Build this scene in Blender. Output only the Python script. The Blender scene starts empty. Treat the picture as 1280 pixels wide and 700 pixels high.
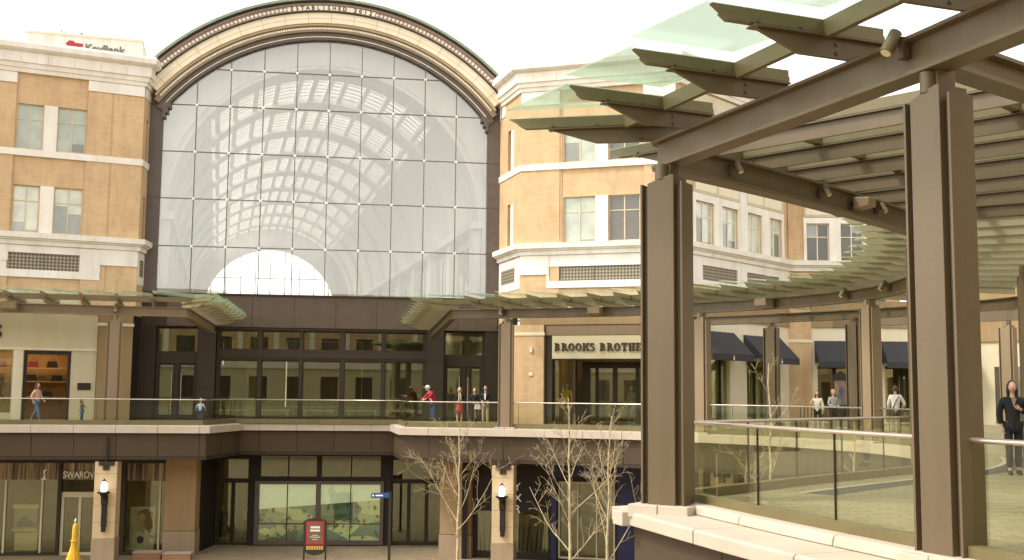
import bpy, bmesh, math, random
from mathutils import Vector, Matrix
from mathutils.geometry import tessellate_polygon
R = math.radians; PI = math.pi
random.seed(7)
sc = bpy.context.scene
C = sc.collection
# ------------------------------------------------------------------ materials
def new_mat(name):
    m = bpy.data.materials.new(name); m.use_nodes = True
    nt = m.node_tree
    for n in list(nt.nodes): nt.nodes.remove(n)
    out = nt.nodes.new('ShaderNodeOutputMaterial')
    return m, nt, out
def pr(nt, col, rough=.6, metal=0.0, spec=.4):
    p = nt.nodes.new('ShaderNodeBsdfPrincipled')
    p.inputs['Base Color'].default_value = (*col, 1); p.inputs['Roughness'].default_value = rough
    p.inputs['Metallic'].default_value = metal; p.inputs['Specular IOR Level'].default_value = spec
    return p
def mixc(nt, fac, a, b, mode='MIX'):
    n = nt.nodes.new('ShaderNodeMix'); n.data_type = 'RGBA'; n.blend_type = mode
    if isinstance(fac, (int, float)): n.inputs[0].default_value = fac
    else: nt.links.new(fac, n.inputs[0])
    for v, i in ((a, 6), (b, 7)):
        if isinstance(v, tuple): n.inputs[i].default_value = (*v, 1)
        else: nt.links.new(v, n.inputs[i])
    return n.outputs[2]
def noise(nt, scale, detail=4, coord=None, rough=.55, sx=1, sy=1, sz=1):
    tc = nt.nodes.new('ShaderNodeTexCoord'); mp = nt.nodes.new('ShaderNodeMapping')
    mp.inputs['Scale'].default_value = (sx, sy, sz)
    nt.links.new(tc.outputs[coord or 'Object'], mp.inputs[0])
    n = nt.nodes.new('ShaderNodeTexNoise'); n.inputs['Scale'].default_value = scale
    n.inputs['Detail'].default_value = detail; n.inputs['Roughness'].default_value = rough
    nt.links.new(mp.outputs[0], n.inputs[0]); return n.outputs[0]
def ramp(nt, src, p0, p1, c0=(0, 0, 0), c1=(1, 1, 1)):
    r = nt.nodes.new('ShaderNodeValToRGB'); nt.links.new(src, r.inputs[0])
    r.color_ramp.elements[0].position = p0; r.color_ramp.elements[1].position = p1
    r.color_ramp.elements[0].color = (*c0, 1); r.color_ramp.elements[1].color = (*c1, 1)
    return r.outputs[0]
def bump(nt, src, p, strength=.2, dist=.01):
    b = nt.nodes.new('ShaderNodeBump'); b.inputs['Strength'].default_value = strength; b.inputs['Distance'].default_value = dist
    nt.links.new(src, b.inputs['Height']); nt.links.new(b.outputs[0], p.inputs['Normal'])
def M_plain(name, col, rough=.6, metal=0, var=.12, scale=2.5, spec=.4, fine=40):
    m, nt, out = new_mat(name); p = pr(nt, col, rough, metal, spec)
    n1 = noise(nt, scale); n2 = noise(nt, fine, 3)
    dark = tuple(c * (1 - var * 1.6) for c in col); lite = tuple(min(1, c * (1 + var)) for c in col)
    c = mixc(nt, ramp(nt, n1, .3, .7), dark, lite)
    c = mixc(nt, .25, c, mixc(nt, ramp(nt, n2, .35, .65), dark, lite))
    nt.links.new(c, p.inputs['Base Color'])
    r = nt.nodes.new('ShaderNodeMapRange'); nt.links.new(n1, r.inputs[0]); r.inputs[3].default_value = max(.02, rough - .1); r.inputs[4].default_value = min(1, rough + .12)
    nt.links.new(r.outputs[0], p.inputs['Roughness'])
    bump(nt, n2, p, .08, .004)
    nt.links.new(p.outputs[0], out.inputs[0]); return m
def M_stain(name, col, rough=.7, stain=.3, streak=2.0):
    """stone / precast / painted metal with vertical weather streaks"""
    m, nt, out = new_mat(name); p = pr(nt, col, rough)
    n1 = noise(nt, streak, 5, sx=1, sy=1, sz=.12); n2 = noise(nt, .7, 4); n3 = noise(nt, 22, 3)
    dk = tuple(c * (1 - stain) * f for c, f in zip(col, (1, .96, .88)))
    c = mixc(nt, ramp(nt, n1, .42, .72), col, dk)
    c = mixc(nt, .35, c, mixc(nt, ramp(nt, n2, .35, .65), dk, col))
    c = mixc(nt, .18, c, mixc(nt, ramp(nt, n3, .35, .65), dk, tuple(min(1, x * 1.08) for x in col)))
    nt.links.new(c, p.inputs['Base Color']); bump(nt, n3, p, .1, .004)
    nt.links.new(p.outputs[0], out.inputs[0]); return m
def M_brick(name, c1, c2, mortar, w=.30, h=.085, rough=.85, msize=.008, offset=.5, big=.18):
    m, nt, out = new_mat(name); p = pr(nt, c1, rough)
    uv = nt.nodes.new('ShaderNodeUVMap'); b = nt.nodes.new('ShaderNodeTexBrick')
    nt.links.new(uv.outputs[0], b.inputs['Vector'])
    b.inputs['Color1'].default_value = (*c1, 1); b.inputs['Color2'].default_value = (*c2, 1); b.inputs['Mortar'].default_value = (*mortar, 1)
    b.inputs['Scale'].default_value = 1; b.inputs['Mortar Size'].default_value = msize; b.inputs['Brick Width'].default_value = w
    b.inputs['Row Height'].default_value = h; b.offset = offset; b.inputs['Bias'].default_value = -.1
    n = noise(nt, .45, 5); n2 = noise(nt, 3, 4, sz=.3)
    c = mixc(nt, ramp(nt, n, .3, .7), b.outputs['Color'], mixc(nt, 1.0, b.outputs['Color'], (1 - big,) * 3, 'MULTIPLY'))
    n4 = noise(nt, 1.6, 6, sz=.1); c = mixc(nt, ramp(nt, n2, .45, .75), c, mixc(nt, 1.0, c, (.88, .84, .78), 'MULTIPLY')); c = mixc(nt, ramp(nt, n4, .52, .75), c, mixc(nt, 1.0, c, (.86, .83, .80), 'MULTIPLY'))
    nt.links.new(c, p.inputs['Base Color']); bump(nt, b.outputs['Fac'], p, -.25, .01)
    nt.links.new(p.outputs[0], out.inputs[0]); return m
def M_glass(name, tint, refl_min=.06, refl_max=.6, rough=.0, diffuse=None, dfac=0.0, gcol=(.95, 1, .95)):
    m, nt, out = new_mat(name)
    t = nt.nodes.new('ShaderNodeBsdfTransparent'); t.inputs[0].default_value = (*tint, 1)
    g = nt.nodes.new('ShaderNodeBsdfGlossy'); g.inputs['Roughness'].default_value = rough; g.inputs['Color'].default_value = (*gcol, 1)
    base = t.outputs[0]
    if diffuse:
        d = nt.nodes.new('ShaderNodeBsdfDiffuse'); d.inputs[0].default_value = (*diffuse, 1)
        tl = nt.nodes.new('ShaderNodeBsdfTranslucent'); tl.inputs[0].default_value = (*diffuse, 1)
        ms = nt.nodes.new('ShaderNodeMixShader'); ms.inputs[0].default_value = .5
        nt.links.new(d.outputs[0], ms.inputs[1]); nt.links.new(tl.outputs[0], ms.inputs[2])
        m2 = nt.nodes.new('ShaderNodeMixShader')
        nn = noise(nt, 1.3, 5); mr0 = nt.nodes.new('ShaderNodeMapRange'); nt.links.new(nn, mr0.inputs[0])
        mr0.inputs[1].default_value = .3; mr0.inputs[2].default_value = .7; mr0.inputs[3].default_value = dfac * .92; mr0.inputs[4].default_value = min(1, dfac * 1.08)
        nt.links.new(mr0.outputs[0], m2.inputs[0])
        nt.links.new(base, m2.inputs[1]); nt.links.new(ms.outputs[0], m2.inputs[2]); base = m2.outputs[0]
    lw = nt.nodes.new('ShaderNodeLayerWeight'); lw.inputs[0].default_value = .25
    mr = nt.nodes.new('ShaderNodeMapRange'); nt.links.new(lw.outputs['Fresnel'], mr.inputs[0])
    mr.inputs[1].default_value = 0; mr.inputs[2].default_value = 1; mr.inputs[3].default_value = refl_min; mr.inputs[4].default_value = refl_max
    mx = nt.nodes.new('ShaderNodeMixShader'); nt.links.new(mr.outputs[0], mx.inputs[0])
    nt.links.new(base, mx.inputs[1]); nt.links.new(g.outputs[0], mx.inputs[2]); nt.links.new(mx.outputs[0], out.inputs[0])
    return m
def M_pane(name, col, refl=.3):
    """office window: a blind or dark room seen behind a reflecting pane"""
    m, nt, out = new_mat(name); p = pr(nt, col, .5)
    n = noise(nt, 1.2, 2); c = mixc(nt, ramp(nt, n, .4, .6), tuple(x * .75 for x in col), col); nt.links.new(c, p.inputs['Base Color'])
    g = nt.nodes.new('ShaderNodeBsdfGlossy'); g.inputs['Roughness'].default_value = .02
    mx = nt.nodes.new('ShaderNodeMixShader'); mx.inputs[0].default_value = refl
    nt.links.new(p.outputs[0], mx.inputs[1]); nt.links.new(g.outputs[0], mx.inputs[2]); nt.links.new(mx.outputs[0], out.inputs[0]); return m
def M_emit(name, col, s):
    m, nt, out = new_mat(name); e = nt.nodes.new('ShaderNodeEmission'); e.inputs[0].default_value = (*col, 1); e.inputs[1].default_value = s
    nt.links.new(e.outputs[0], out.inputs[0]); return m
def M_louvre(name):
    m, nt, out = new_mat(name); p = pr(nt, (.2, .16, .1), .6)
    uv = nt.nodes.new('ShaderNodeUVMap'); ch = nt.nodes.new('ShaderNodeTexChecker'); mp = nt.nodes.new('ShaderNodeMapping')
    mp.inputs['Rotation'].default_value = (0, 0, R(45)); nt.links.new(uv.outputs[0], mp.inputs[0]); nt.links.new(mp.outputs[0], ch.inputs[0])
    ch.inputs['Scale'].default_value = 9; ch.inputs[1].default_value = (.32, .27, .19, 1); ch.inputs[2].default_value = (.10, .085, .06, 1)
    nt.links.new(ch.outputs[0], p.inputs['Base Color']); nt.links.new(p.outputs[0], out.inputs[0]); return m
def M_curtain(name):
    m, nt, out = new_mat(name); p = pr(nt, (.2, .15, .08), .35, .5)
    n = noise(nt, 9, 3, sz=.03); nt.links.new(ramp(nt, n, .35, .7, (.05, .035, .02), (.42, .33, .2)), p.inputs['Base Color'])
    nt.links.new(p.outputs[0], out.inputs[0]); return m
def M_curt2():
    m, nt, out = new_mat('shop_curtain'); p = pr(nt, (.5, .43, .24), .8)
    n = noise(nt, 6, 2, sz=.02); nt.links.new(ramp(nt, n, .35, .65, (.36, .31, .16), (.66, .58, .36)), p.inputs['Base Color'])
    nt.links.new(p.outputs[0], out.inputs[0]); return m
def M_mosaic(name):
    """window-display print: pale sky over a patchwork of green and blue slabs"""
    m, nt, out = new_mat(name); p = pr(nt, (.5, .5, .4), .4)
    uv = nt.nodes.new('ShaderNodeUVMap'); mp = nt.nodes.new('ShaderNodeMapping'); mp.inputs['Scale'].default_value = (1.2, 2.6, 1); mp.inputs['Rotation'].default_value = (0, 0, -.12)
    nt.links.new(uv.outputs[0], mp.inputs[0])
    v = nt.nodes.new('ShaderNodeTexVoronoi'); v.inputs['Scale'].default_value = .9; nt.links.new(mp.outputs[0], v.inputs[0])
    sp = nt.nodes.new('ShaderNodeSeparateColor'); nt.links.new(v.outputs['Color'], sp.inputs[0])
    a = ramp(nt, sp.outputs[0], .15, .85, (.09, .12, .08), (.5, .55, .36))
    b = mixc(nt, ramp(nt, sp.outputs[1], .6, .75), a, (.13, .2, .2))
    n = noise(nt, 3, 5); b = mixc(nt, ramp(nt, n, .55, .65), b, (.035, .03, .02))
    nt.links.new(b, p.inputs['Base Color']); nt.links.new(b, p.inputs['Emission Color']); p.inputs['Emission Strength'].default_value = .13; nt.links.new(p.outputs[0], out.inputs[0]); return m  # faint glow added so the slabs come out brighter

BRICK = M_brick('brick_buff', (.66, .455, .255), (.60, .40, .215), (.61, .45, .28))
BRICK_RED = M_brick('brick_orange', (.42, .2, .09), (.36, .16, .07), (.4, .28, .18))
PAVER = M_brick('paver', (.33, .29, .165), (.26, .225, .12), (.16, .14, .08), w=.4, h=.2, msize=.012, rough=.75, big=.12)
PLAZA = M_brick('plaza_paver', (.36, .28, .18), (.31, .235, .15), (.22, .17, .11), w=.6, h=.6, msize=.012, offset=0)
BAND = M_plain('paver_band_dark', (.05, .05, .045), .8)
WHITE = M_stain('precast_white', (.84, .79, .72), .75, .26)
CREAM = M_stain('precast_cream', (.80, .71, .55), .75, .12)
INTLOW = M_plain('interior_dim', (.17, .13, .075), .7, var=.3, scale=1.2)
COPING = M_stain('coping_stone', (.50, .43, .35), .7, .16, 1.2)
STONE = M_stain('sandstone', (.60, .46, .28), .8, .2)
STONE_D = M_stain('sandstone_base', (.36, .27, .18), .8, .25)
PIER = M_stain('sandstone_brown', (.34, .235, .12), .8, .22)
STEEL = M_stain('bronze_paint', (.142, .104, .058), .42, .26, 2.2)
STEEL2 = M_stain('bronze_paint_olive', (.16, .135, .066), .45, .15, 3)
STEEL_FAR = M_stain('bronze_paint_lit', (.25, .185, .115), .45, .12, 3)  # same bronze paint, stronger far daylight put into the colour
CURB = M_plain('rail_shoe_olive', (.15, .12, .05), .5)
FASCIA = M_stain('brown_panel', (.066, .043, .021), .7, .15, 1.0)
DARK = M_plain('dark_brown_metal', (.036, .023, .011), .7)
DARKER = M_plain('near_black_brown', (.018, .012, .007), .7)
FRAME_BR = M_plain('arch_frame_brown', (.115, .085, .068), .45)
MULL = M_plain('mullion_grey', (.16, .135, .11), .45)
ALU = M_plain('brushed_steel', (.66, .56, .48), .28, .85, .06)
NODE = M_plain('spider_fitting', (.85, .83, .78), .3, .2)
FASC_IN = M_plain('soffit_cream', (.52, .40, .25), .7)
GREEN_EDGE = M_plain('verdigris_edge', (.22, .27, .19), .5)
MAUVE = M_plain('arch_band_mauve', (.36, .26, .22), .6)
DOTW = M_plain('arch_bead_cream', (.9, .82, .66), .5)
INTW = M_stain('gallery_plaster', (.68, .66, .62), .85, .10)
INTD = M_plain('interior_brown', (.16, .11, .06), .7)
INTL = M_plain('interior_beige', (.42, .32, .18), .7)
AWN = M_plain('awning_navy', (.045, .043, .050), .75)
NAVY = M_plain('shop_navy', (.022, .026, .075), .45)
SHOPW = M_stain('shop_panel_cream', (.60, .53, .37), .7, .08)
SHOPW2 = M_stain('shop_panel_pale', (.74, .68, .52), .7, .08)
LETTER = M_plain('letter_dark', (.05, .035, .02), .5)
LETTERG = M_plain('letter_grey', (.17, .16, .16), .5)
LETTERW = M_plain('letter_white', (.9, .9, .86), .4)
RED = M_plain('sign_red', (.42, .03, .05), .4)
BLUE = M_plain('sign_blue', (.03, .09, .28), .4)
YEL = M_plain('umbrella_yellow', (.80, .47, .04), .8, var=.2, scale=6)
LOUV = M_louvre('louvre_mesh'); CURT = M_curtain('bead_curtain'); MOS = M_mosaic('window_print')
G_RAIL = M_glass('rail_glass', (.955, .962, .90), .012, .22)
G_STORE = M_glass('store_glass', (.85, .86, .72), .10, .6, gcol=(.96, 1, .82))
G_ARCH = M_glass('arch_glass', (.95, .95, .935), .115, .7, gcol=(1, .98, .95))
G_CAN = M_glass('canopy_glass', (.90, .945, .90), .04, .4, .08, (.56, .70, .54), .24)
G_ROOF = M_glass('roof_glass', (.96, .98, .96), .03, .3, .05, (.6, .7, .58), .05)
P_GREEN = M_pane('pane_green_blind', (.34, .38, .27), .13)
P_PALE = M_pane('pane_cream_blind', (.60, .60, .45), .13)
P_DARK = M_pane('pane_dark_room', (.08, .065, .04), .07)
SKIN = M_plain('skin', (.55, .33, .23), .55, var=.05)
HAIRB = M_plain('hair_brown', (.09, .05, .03), .6); HAIRK = M_plain('hair_black', (.02, .015, .012), .5); HAIRL = M_plain('hair_blond', (.45, .32, .17), .6)
LAMPG = M_emit('lamp_globe', (1, .95, .88), 1.1)
TREE = M_plain('birch_bark', (.52, .42, .25), .85, var=.3, scale=5)
TWIG = M_plain('twig_bark', (.42, .33, .19), .85, var=.2)
def cloth(name, c): return M_plain(name, c, .85, var=.1, scale=8)

# ------------------------------------------------------------------ geometry helpers
class Fr:
    """local frame: u along d (left to right), v towards the viewer side, z up"""
    def __init__(s, x, y, a=0, d=None, v=None, z=0):
        s.o = Vector((x, y, z)); a = R(a)
        s.d = Vector((math.cos(a), math.sin(a), 0)) if d is None else Vector((*d, 0))
        s.v = Vector((math.sin(a), -math.cos(a), 0)) if v is None else Vector((*v, 0))
    def __call__(s, u, v, z): return s.o + s.d * u + s.v * v + Vector((0, 0, z))
ID = Fr(0, 0, 0, (1, 0), (0, 1))
class MB:
    def __init__(s): s.vs = []; s.fs = []; s.mi = []; s.sm = []
    def add(s, vs, fs, mi=0, smooth=False):
        b = len(s.vs); s.vs += [Vector(v) for v in vs]
        for f in fs: s.fs.append([b + i for i in f]); s.mi.append(mi); s.sm.append(smooth)
        return s
    def box(s, fr, u0, u1, v0, v1, z0, z1, mi=0):
        p = [fr(u, v, z) for z in (z0, z1) for v in (v0, v1) for u in (u0, u1)]
        return s.add(p, [(0, 1, 3, 2), (4, 6, 7, 5), (0, 4, 5, 1), (2, 3, 7, 6), (0, 2, 6, 4), (1, 5, 7, 3)], mi)
    def prism(s, fr, poly, a, b, axis='v', mi=0):
        """poly extruded: axis v: poly is (u,z); axis z: poly is (u,v); axis u: poly is (v,z)"""
        def P(p, t):
            if axis == 'v': return fr(p[0], t, p[1])
            if axis == 'z': return fr(p[0], p[1], t)
            return fr(t, p[0], p[1])
        n = len(poly); vs = [P(p, a) for p in poly] + [P(p, b) for p in poly]
        tris = tessellate_polygon([[Vector((p[0], p[1], 0)) for p in poly]])
        fs = [tuple(t) for t in tris] + [tuple(n + i for i in reversed(t)) for t in tris]
        fs += [(i, (i + 1) % n, n + (i + 1) % n, n + i) for i in range(n)]
        return s.add(vs, fs, mi)
    def tube(s, pts, rad, n=6, mi=0, cap=True, smooth=True):
        pts = [Vector(p) for p in pts]
        if not isinstance(rad, (list, tuple)): rad = [rad] * len(pts)
        rings = []; prev = None
        for i, p in enumerate(pts):
            t = (pts[min(i + 1, len(pts) - 1)] - pts[max(i - 1, 0)])
            if t.length < 1e-9: t = Vector((0, 0, 1))
            t.normalize()
            a = prev - t * prev.dot(t) if prev is not None else t.orthogonal()
            if a.length < 1e-6: a = t.orthogonal()
            a.normalize(); prev = a; b = t.cross(a)
            rings += [p + (a * math.cos(2 * PI * k / n) + b * math.sin(2 * PI * k / n)) * rad[i] for k in range(n)]
        m = len(pts); fs = [(i * n + k, i * n + (k + 1) % n, (i + 1) * n + (k + 1) % n, (i + 1) * n + k) for i in range(m - 1) for k in range(n)]
        s.add(rings, fs, mi, smooth)
        if cap:
            s.add(rings[:n], [tuple(reversed(range(n)))], mi); s.add(rings[-n:], [tuple(range(n))], mi)
        return s
    def lathe(s, c, prof, n=16, mi=0, smooth=True):
        c = Vector(c); vs = [c + Vector((r * math.cos(2 * PI * k / n), r * math.sin(2 * PI * k / n), z)) for r, z in prof for k in range(n)]
        fs = [(i * n + k, i * n + (k + 1) % n, (i + 1) * n + (k + 1) % n, (i + 1) * n + k) for i in range(len(prof) - 1) for k in range(n)]
        return s.add(vs, fs, mi, smooth)
    def ell(s, c, r, n=12, mi=0, rot=None):
        c = Vector(c); vs = []; m = n // 2 + 1
        for i in range(m + 1):
            ph = PI * i / m
            for k in range(n):
                v = Vector((math.sin(ph) * math.cos(2 * PI * k / n) * r[0], math.sin(ph) * math.sin(2 * PI * k / n) * r[1], math.cos(ph) * r[2]))
                if rot: v = rot @ v
                vs.append(c + v)
        fs = [(i * n + k, (i + 1) * n + k, (i + 1) * n + (k + 1) % n, i * n + (k + 1) % n) for i in range(m) for k in range(n)]
        return s.add(vs, fs, mi, True)
    def wall(s, fr, us, zs, holes, v0, v1, mi=0):
        """slab between v0 and v1 (v1 = outside) with rectangular holes (u0,u1,z0,z1); us/zs = overall range"""
        U = sorted({us[0], us[1], *[h[0] for h in holes], *[h[1] for h in holes]}); Z = sorted({zs[0], zs[1], *[h[2] for h in holes], *[h[3] for h in holes]})
        U = [u for u in U if us[0] <= u <= us[1]]; Z = [z for z in Z if zs[0] <= z <= zs[1]]
        def solid(i, j):
            if i < 0 or j < 0 or i >= len(U) - 1 or j >= len(Z) - 1: return False
            cu = (U[i] + U[i + 1]) / 2; cz = (Z[j] + Z[j + 1]) / 2
            return not any(h[0] < cu < h[1] and h[2] < cz < h[3] for h in holes)
        for i in range(len(U) - 1):
            for j in range(len(Z) - 1):
                if not solid(i, j): continue
                a, b, c, d = U[i], U[i + 1], Z[j], Z[j + 1]
                s.add([fr(a, v1, c), fr(b, v1, c), fr(b, v1, d), fr(a, v1, d)], [(0, 1, 2, 3)], mi)
                s.add([fr(a, v0, c), fr(b, v0, c), fr(b, v0, d), fr(a, v0, d)], [(3, 2, 1, 0)], mi)
                if not solid(i - 1, j): s.add([fr(a, v0, c), fr(a, v1, c), fr(a, v1, d), fr(a, v0, d)], [(0, 1, 2, 3)], mi)
                if not solid(i + 1, j): s.add([fr(b, v0, c), fr(b, v1, c), fr(b, v1, d), fr(b, v0, d)], [(3, 2, 1, 0)], mi)
                if not solid(i, j - 1): s.add([fr(a, v0, c), fr(b, v0, c), fr(b, v1, c), fr(a, v1, c)], [(0, 1, 2, 3)], mi)
                if not solid(i, j + 1): s.add([fr(a, v0, d), fr(b, v0, d), fr(b, v1, d), fr(a, v1, d)], [(3, 2, 1, 0)], mi)
        return s
    def build(s, name, mat, parent=None, local=False, bevel=0, recalc=True):
        me = bpy.data.meshes.new(name)
        off = Vector((0, 0, 0))
        if parent is not None and not local:
            q = parent
            while q is not None: off += q.location; q = q.parent
        elif parent is None and not local and s.vs:      # origin at the foot of the thing
            mn = Vector((min(v[i] for v in s.vs) for i in range(3))); mx = Vector((max(v[i] for v in s.vs) for i in range(3)))
            off = Vector(((mn.x + mx.x) / 2, (mn.y + mx.y) / 2, mn.z))
        me.from_pydata([v - off for v in s.vs], [], s.fs)
        mats = mat if isinstance(mat, (list, tuple)) else [mat]
        for m in mats: me.materials.append(m)
        me.polygons.foreach_set('material_index', s.mi); me.polygons.foreach_set('use_smooth', s.sm)
        if recalc:
            bm = bmesh.new(); bm.from_mesh(me); bmesh.ops.recalc_face_normals(bm, faces=bm.faces); bm.to_mesh(me); bm.free()
        uv = me.uv_layers.new(name='UVMap').data
        for p in me.polygons:
            n = p.normal
            if abs(n.z) > .7: f = lambda q: (q.x, q.y)
            else:
                t = Vector((-n.y, n.x, 0)); t = t.normalized() if t.length > 1e-6 else Vector((1, 0, 0))
                if t.x < 0 or (abs(t.x) < 1e-4 and t.y < 0): t = -t
                f = lambda q, t=t: (q.dot(t), q.z)
            for li in p.loop_indices:
                uv[li].uv = f(me.vertices[me.loops[li].vertex_index].co + off)
        o = bpy.data.objects.new(name, me); C.objects.link(o)
        if parent is not None: o.parent = parent
        elif not local: o.location = off
        if bevel:
            b = o.modifiers.new('bevel', 'BEVEL'); b.width = bevel; b.segments = 2; b.limit_method = 'ANGLE'; b.angle_limit = R(40)
        return o
def build_each(mb, name, mat, parent):
    """one part per connected piece"""
    par = list(range(len(mb.vs)))
    def fd(i):
        while par[i] != i: par[i] = par[par[i]]; i = par[i]
        return i
    for f in mb.fs:
        for k in f[1:]: par[fd(k)] = fd(f[0])
    gs = {}
    for fi, f in enumerate(mb.fs): gs.setdefault(fd(f[0]), []).append(fi)
    for fl in gs.values():
        q = MB(); mp = {}
        for fi in fl:
            for k in mb.fs[fi]:
                if k not in mp: mp[k] = len(q.vs); q.vs.append(mb.vs[k])
            q.fs.append([mp[k] for k in mb.fs[fi]]); q.mi.append(mb.mi[fi]); q.sm.append(mb.sm[fi])
        q.build(name, mat, parent)
def thing(name, label, cat, loc=(0, 0, 0), rz=0, group=None):
    o = bpy.data.objects.new(name, None); C.objects.link(o); o.empty_display_size = .2
    o.location = loc; o.rotation_euler = (0, 0, rz); o['label'] = label; o['category'] = cat
    if group: o['group'] = group
    return o
def tag(o, label, cat, group=None):
    o['label'] = label; o['category'] = cat
    if group: o['group'] = group
    return o
def struct(o, label=None): o['kind'] = 'structure'; return o
def dup(root, loc=None, rz=None, label=None, group=None):
    r = root.copy(); C.objects.link(r)
    if loc is not None: r.location = loc
    if rz is not None: r.rotation_euler = (0, 0, rz)
    if label: r['label'] = label
    if group: r['group'] = group
    for ch in list(root.children):
        c = ch.copy(); C.objects.link(c); c.parent = r
        for g in list(ch.children):
            d = g.copy(); C.objects.link(d); d.parent = c
    return r
def part_label(o, l): o['label'] = l; return o

# 2-D path helpers.  outward (void side) = right-hand side of travel direction
def rh(d): return Vector((d.y, -d.x))
def offset(path, dist):
    P = [Vector(p) for p in path]; out = []
    for i, p in enumerate(P):
        dd = dist[i] if isinstance(dist, (list, tuple)) else dist
        a = (P[i] - P[i - 1]).normalized() if i else None; b = (P[i + 1] - P[i]).normalized() if i < len(P) - 1 else None
        if a is None: n = rh(b)
        elif b is None: n = rh(a)
        else:
            n = rh(a) + rh(b); n.normalize(); n = n / max(.35, n.dot(rh(a)))
        out.append(p + n * dd)
    return out
def catmull(P, n=6):
    P = [Vector(p) for p in P]; out = []
    for i in range(len(P) - 1):
        a = P[max(0, i - 1)]; b = P[i]; c = P[i + 1]; d = P[min(len(P) - 1, i + 2)]
        for k in range(n):
            t = k / n; out.append(.5 * ((2 * b) + (c - a) * t + (2 * a - 5 * b + 4 * c - d) * t * t + (3 * b - a - 3 * c + d) * t ** 3))
    out.append(P[-1]); return out
def length(P): return sum((P[i + 1] - P[i]).length for i in range(len(P) - 1))
def at(P, s):
    for i in range(len(P) - 1):
        L = (P[i + 1] - P[i]).length
        if s <= L or i == len(P) - 2:
            d = (P[i + 1] - P[i]).normalized(); return P[i] + d * s, d
        s -= L
def sub(P, s0, s1):
    out = [at(P, s0)[0]]; acc = 0
    for i in range(len(P) - 1):
        acc += (P[i + 1] - P[i]).length
        if s0 + .02 < acc < s1 - .02: out.append(P[i + 1])
    out.append(at(P, s1)[0]); return out
def sweep(mb, path, prof, mi=0, closed=True):
    """prof = list of (outward, z)"""
    cols = [offset(path, o) for o, z in prof]; n = len(prof); m = len(path)
    vs = [Vector((cols[j][i].x, cols[j][i].y, prof[j][1])) for i in range(m) for j in range(n)]
    fs = [(i * n + j, i * n + (j + 1) % n, (i + 1) * n + (j + 1) % n, (i + 1) * n + j) for i in range(m - 1) for j in range(n if closed else n - 1)]
    if closed: fs += [tuple(range(n)), tuple((m - 1) * n + j for j in reversed(range(n)))]
    return mb.add(vs, fs, mi)

# ------------------------------------------------------------------ camera, world, light
EZ = 1.48; PITCH = R(5.75); ROLL = .009
cam_d = bpy.data.cameras.new('camera'); cam = bpy.data.objects.new('camera', cam_d); C.objects.link(cam)
cam.matrix_world = Matrix.Translation((0, 0, EZ)) @ Matrix.Rotation(PI / 2 + PITCH, 4, 'X') @ Matrix.Rotation(ROLL, 4, 'Z')
cam_d.sensor_width = 36; cam_d.lens = 36 * 1390 / 1280; cam_d.clip_start = .1; cam_d.clip_end = 3000
sc.camera = cam
w = bpy.data.worlds.new('World'); sc.world = w; w.use_nodes = True
nt = w.node_tree; bg = nt.nodes['Background']; sky = nt.nodes.new('ShaderNodeTexSky'); sky.sky_type = 'NISHITA'; sky.sun_disc = False
SUN_EL, SUN_AZ = 50, 250       # azimuth: compass bearing the light comes from (0 = +Y)
sky.sun_elevation = R(SUN_EL); sky.sun_rotation = R(SUN_AZ); sky.air_density = 1.0; sky.dust_density = 1.5; sky.ozone_density = .6
hs = nt.nodes.new('ShaderNodeHueSaturation'); hs.inputs['Saturation'].default_value = .12; nt.links.new(sky.outputs[0], hs.inputs['Color'])
tint = nt.nodes.new('ShaderNodeMix'); tint.data_type = 'RGBA'; tint.blend_type = 'MULTIPLY'; tint.inputs[0].default_value = 1; tint.inputs[7].default_value = (1, .972, .905, 1)
nt.links.new(hs.outputs[0], tint.inputs[6]); nt.links.new(tint.outputs[2], bg.inputs[0]); bg.inputs[1].default_value = .15
sd = bpy.data.lights.new('sun', 'SUN'); sd.energy = 0.9; sd.angle = R(10); sd.color = (1, .945, .84); so = bpy.data.objects.new('sun', sd); C.objects.link(so)
az = R(SUN_AZ); el = R(SUN_EL); dirv = Vector((math.sin(az) * math.cos(el), math.cos(az) * math.cos(el), math.sin(el)))
so.rotation_euler = (-dirv).to_track_quat('-Z', 'Y').to_euler(); so.location = (0, -20, 60)
sc.view_settings.view_transform = 'Standard'; sc.view_settings.look = 'None'; sc.view_settings.gamma = 1; sc.view_settings.exposure = 1.58
sc.cycles.max_bounces = 10; sc.cycles.transparent_max_bounces = 24; sc.cycles.diffuse_bounces = 4; sc.cycles.glossy_bounces = 3
sc.cycles.use_denoising = True; sc.cycles.sample_clamp_indirect = 6

# ------------------------------------------------------------------ plan of the walkway edge (rail line)
RL_left = [Vector(p) for p in ((-34, 45.0), (-27, 46.7), (-20, 48.0), (-13.4, 48.9))]
RL_mid = [Vector(p) for p in ((-12.9, 52.9), (-5.4, 53.7))]
RL_r0 = [(-4.5, 49.1), (-.1, 48.3), (2.9, 47.2), (5.5, 45.9), (7.9, 43.8), (10.4, 41.0), (12.1, 37.4), (12.5, 34.0), (12.1, 30.5), (11.2, 27.2), (9.8, 24.3), (7.9, 21.8), (5.0, 18.75), (2.55, 15.95)]
RL_ring = catmull(RL_r0, 5)
RL_front = [Vector(p) for p in ((2.55, 15.95), (3.4, 13.2), (4.25, 10.75), (5.3, 7.4), (6.2, 3.6), (6.8, -.5), (7.2, -9))]
FRN = catmull(RL_front, 4)
ALL = RL_left + RL_mid + RL_ring[:-1] + FRN
nfar = len(RL_left + RL_mid + RL_ring[:-1])
FAR = RL_left + RL_mid + RL_ring
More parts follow.
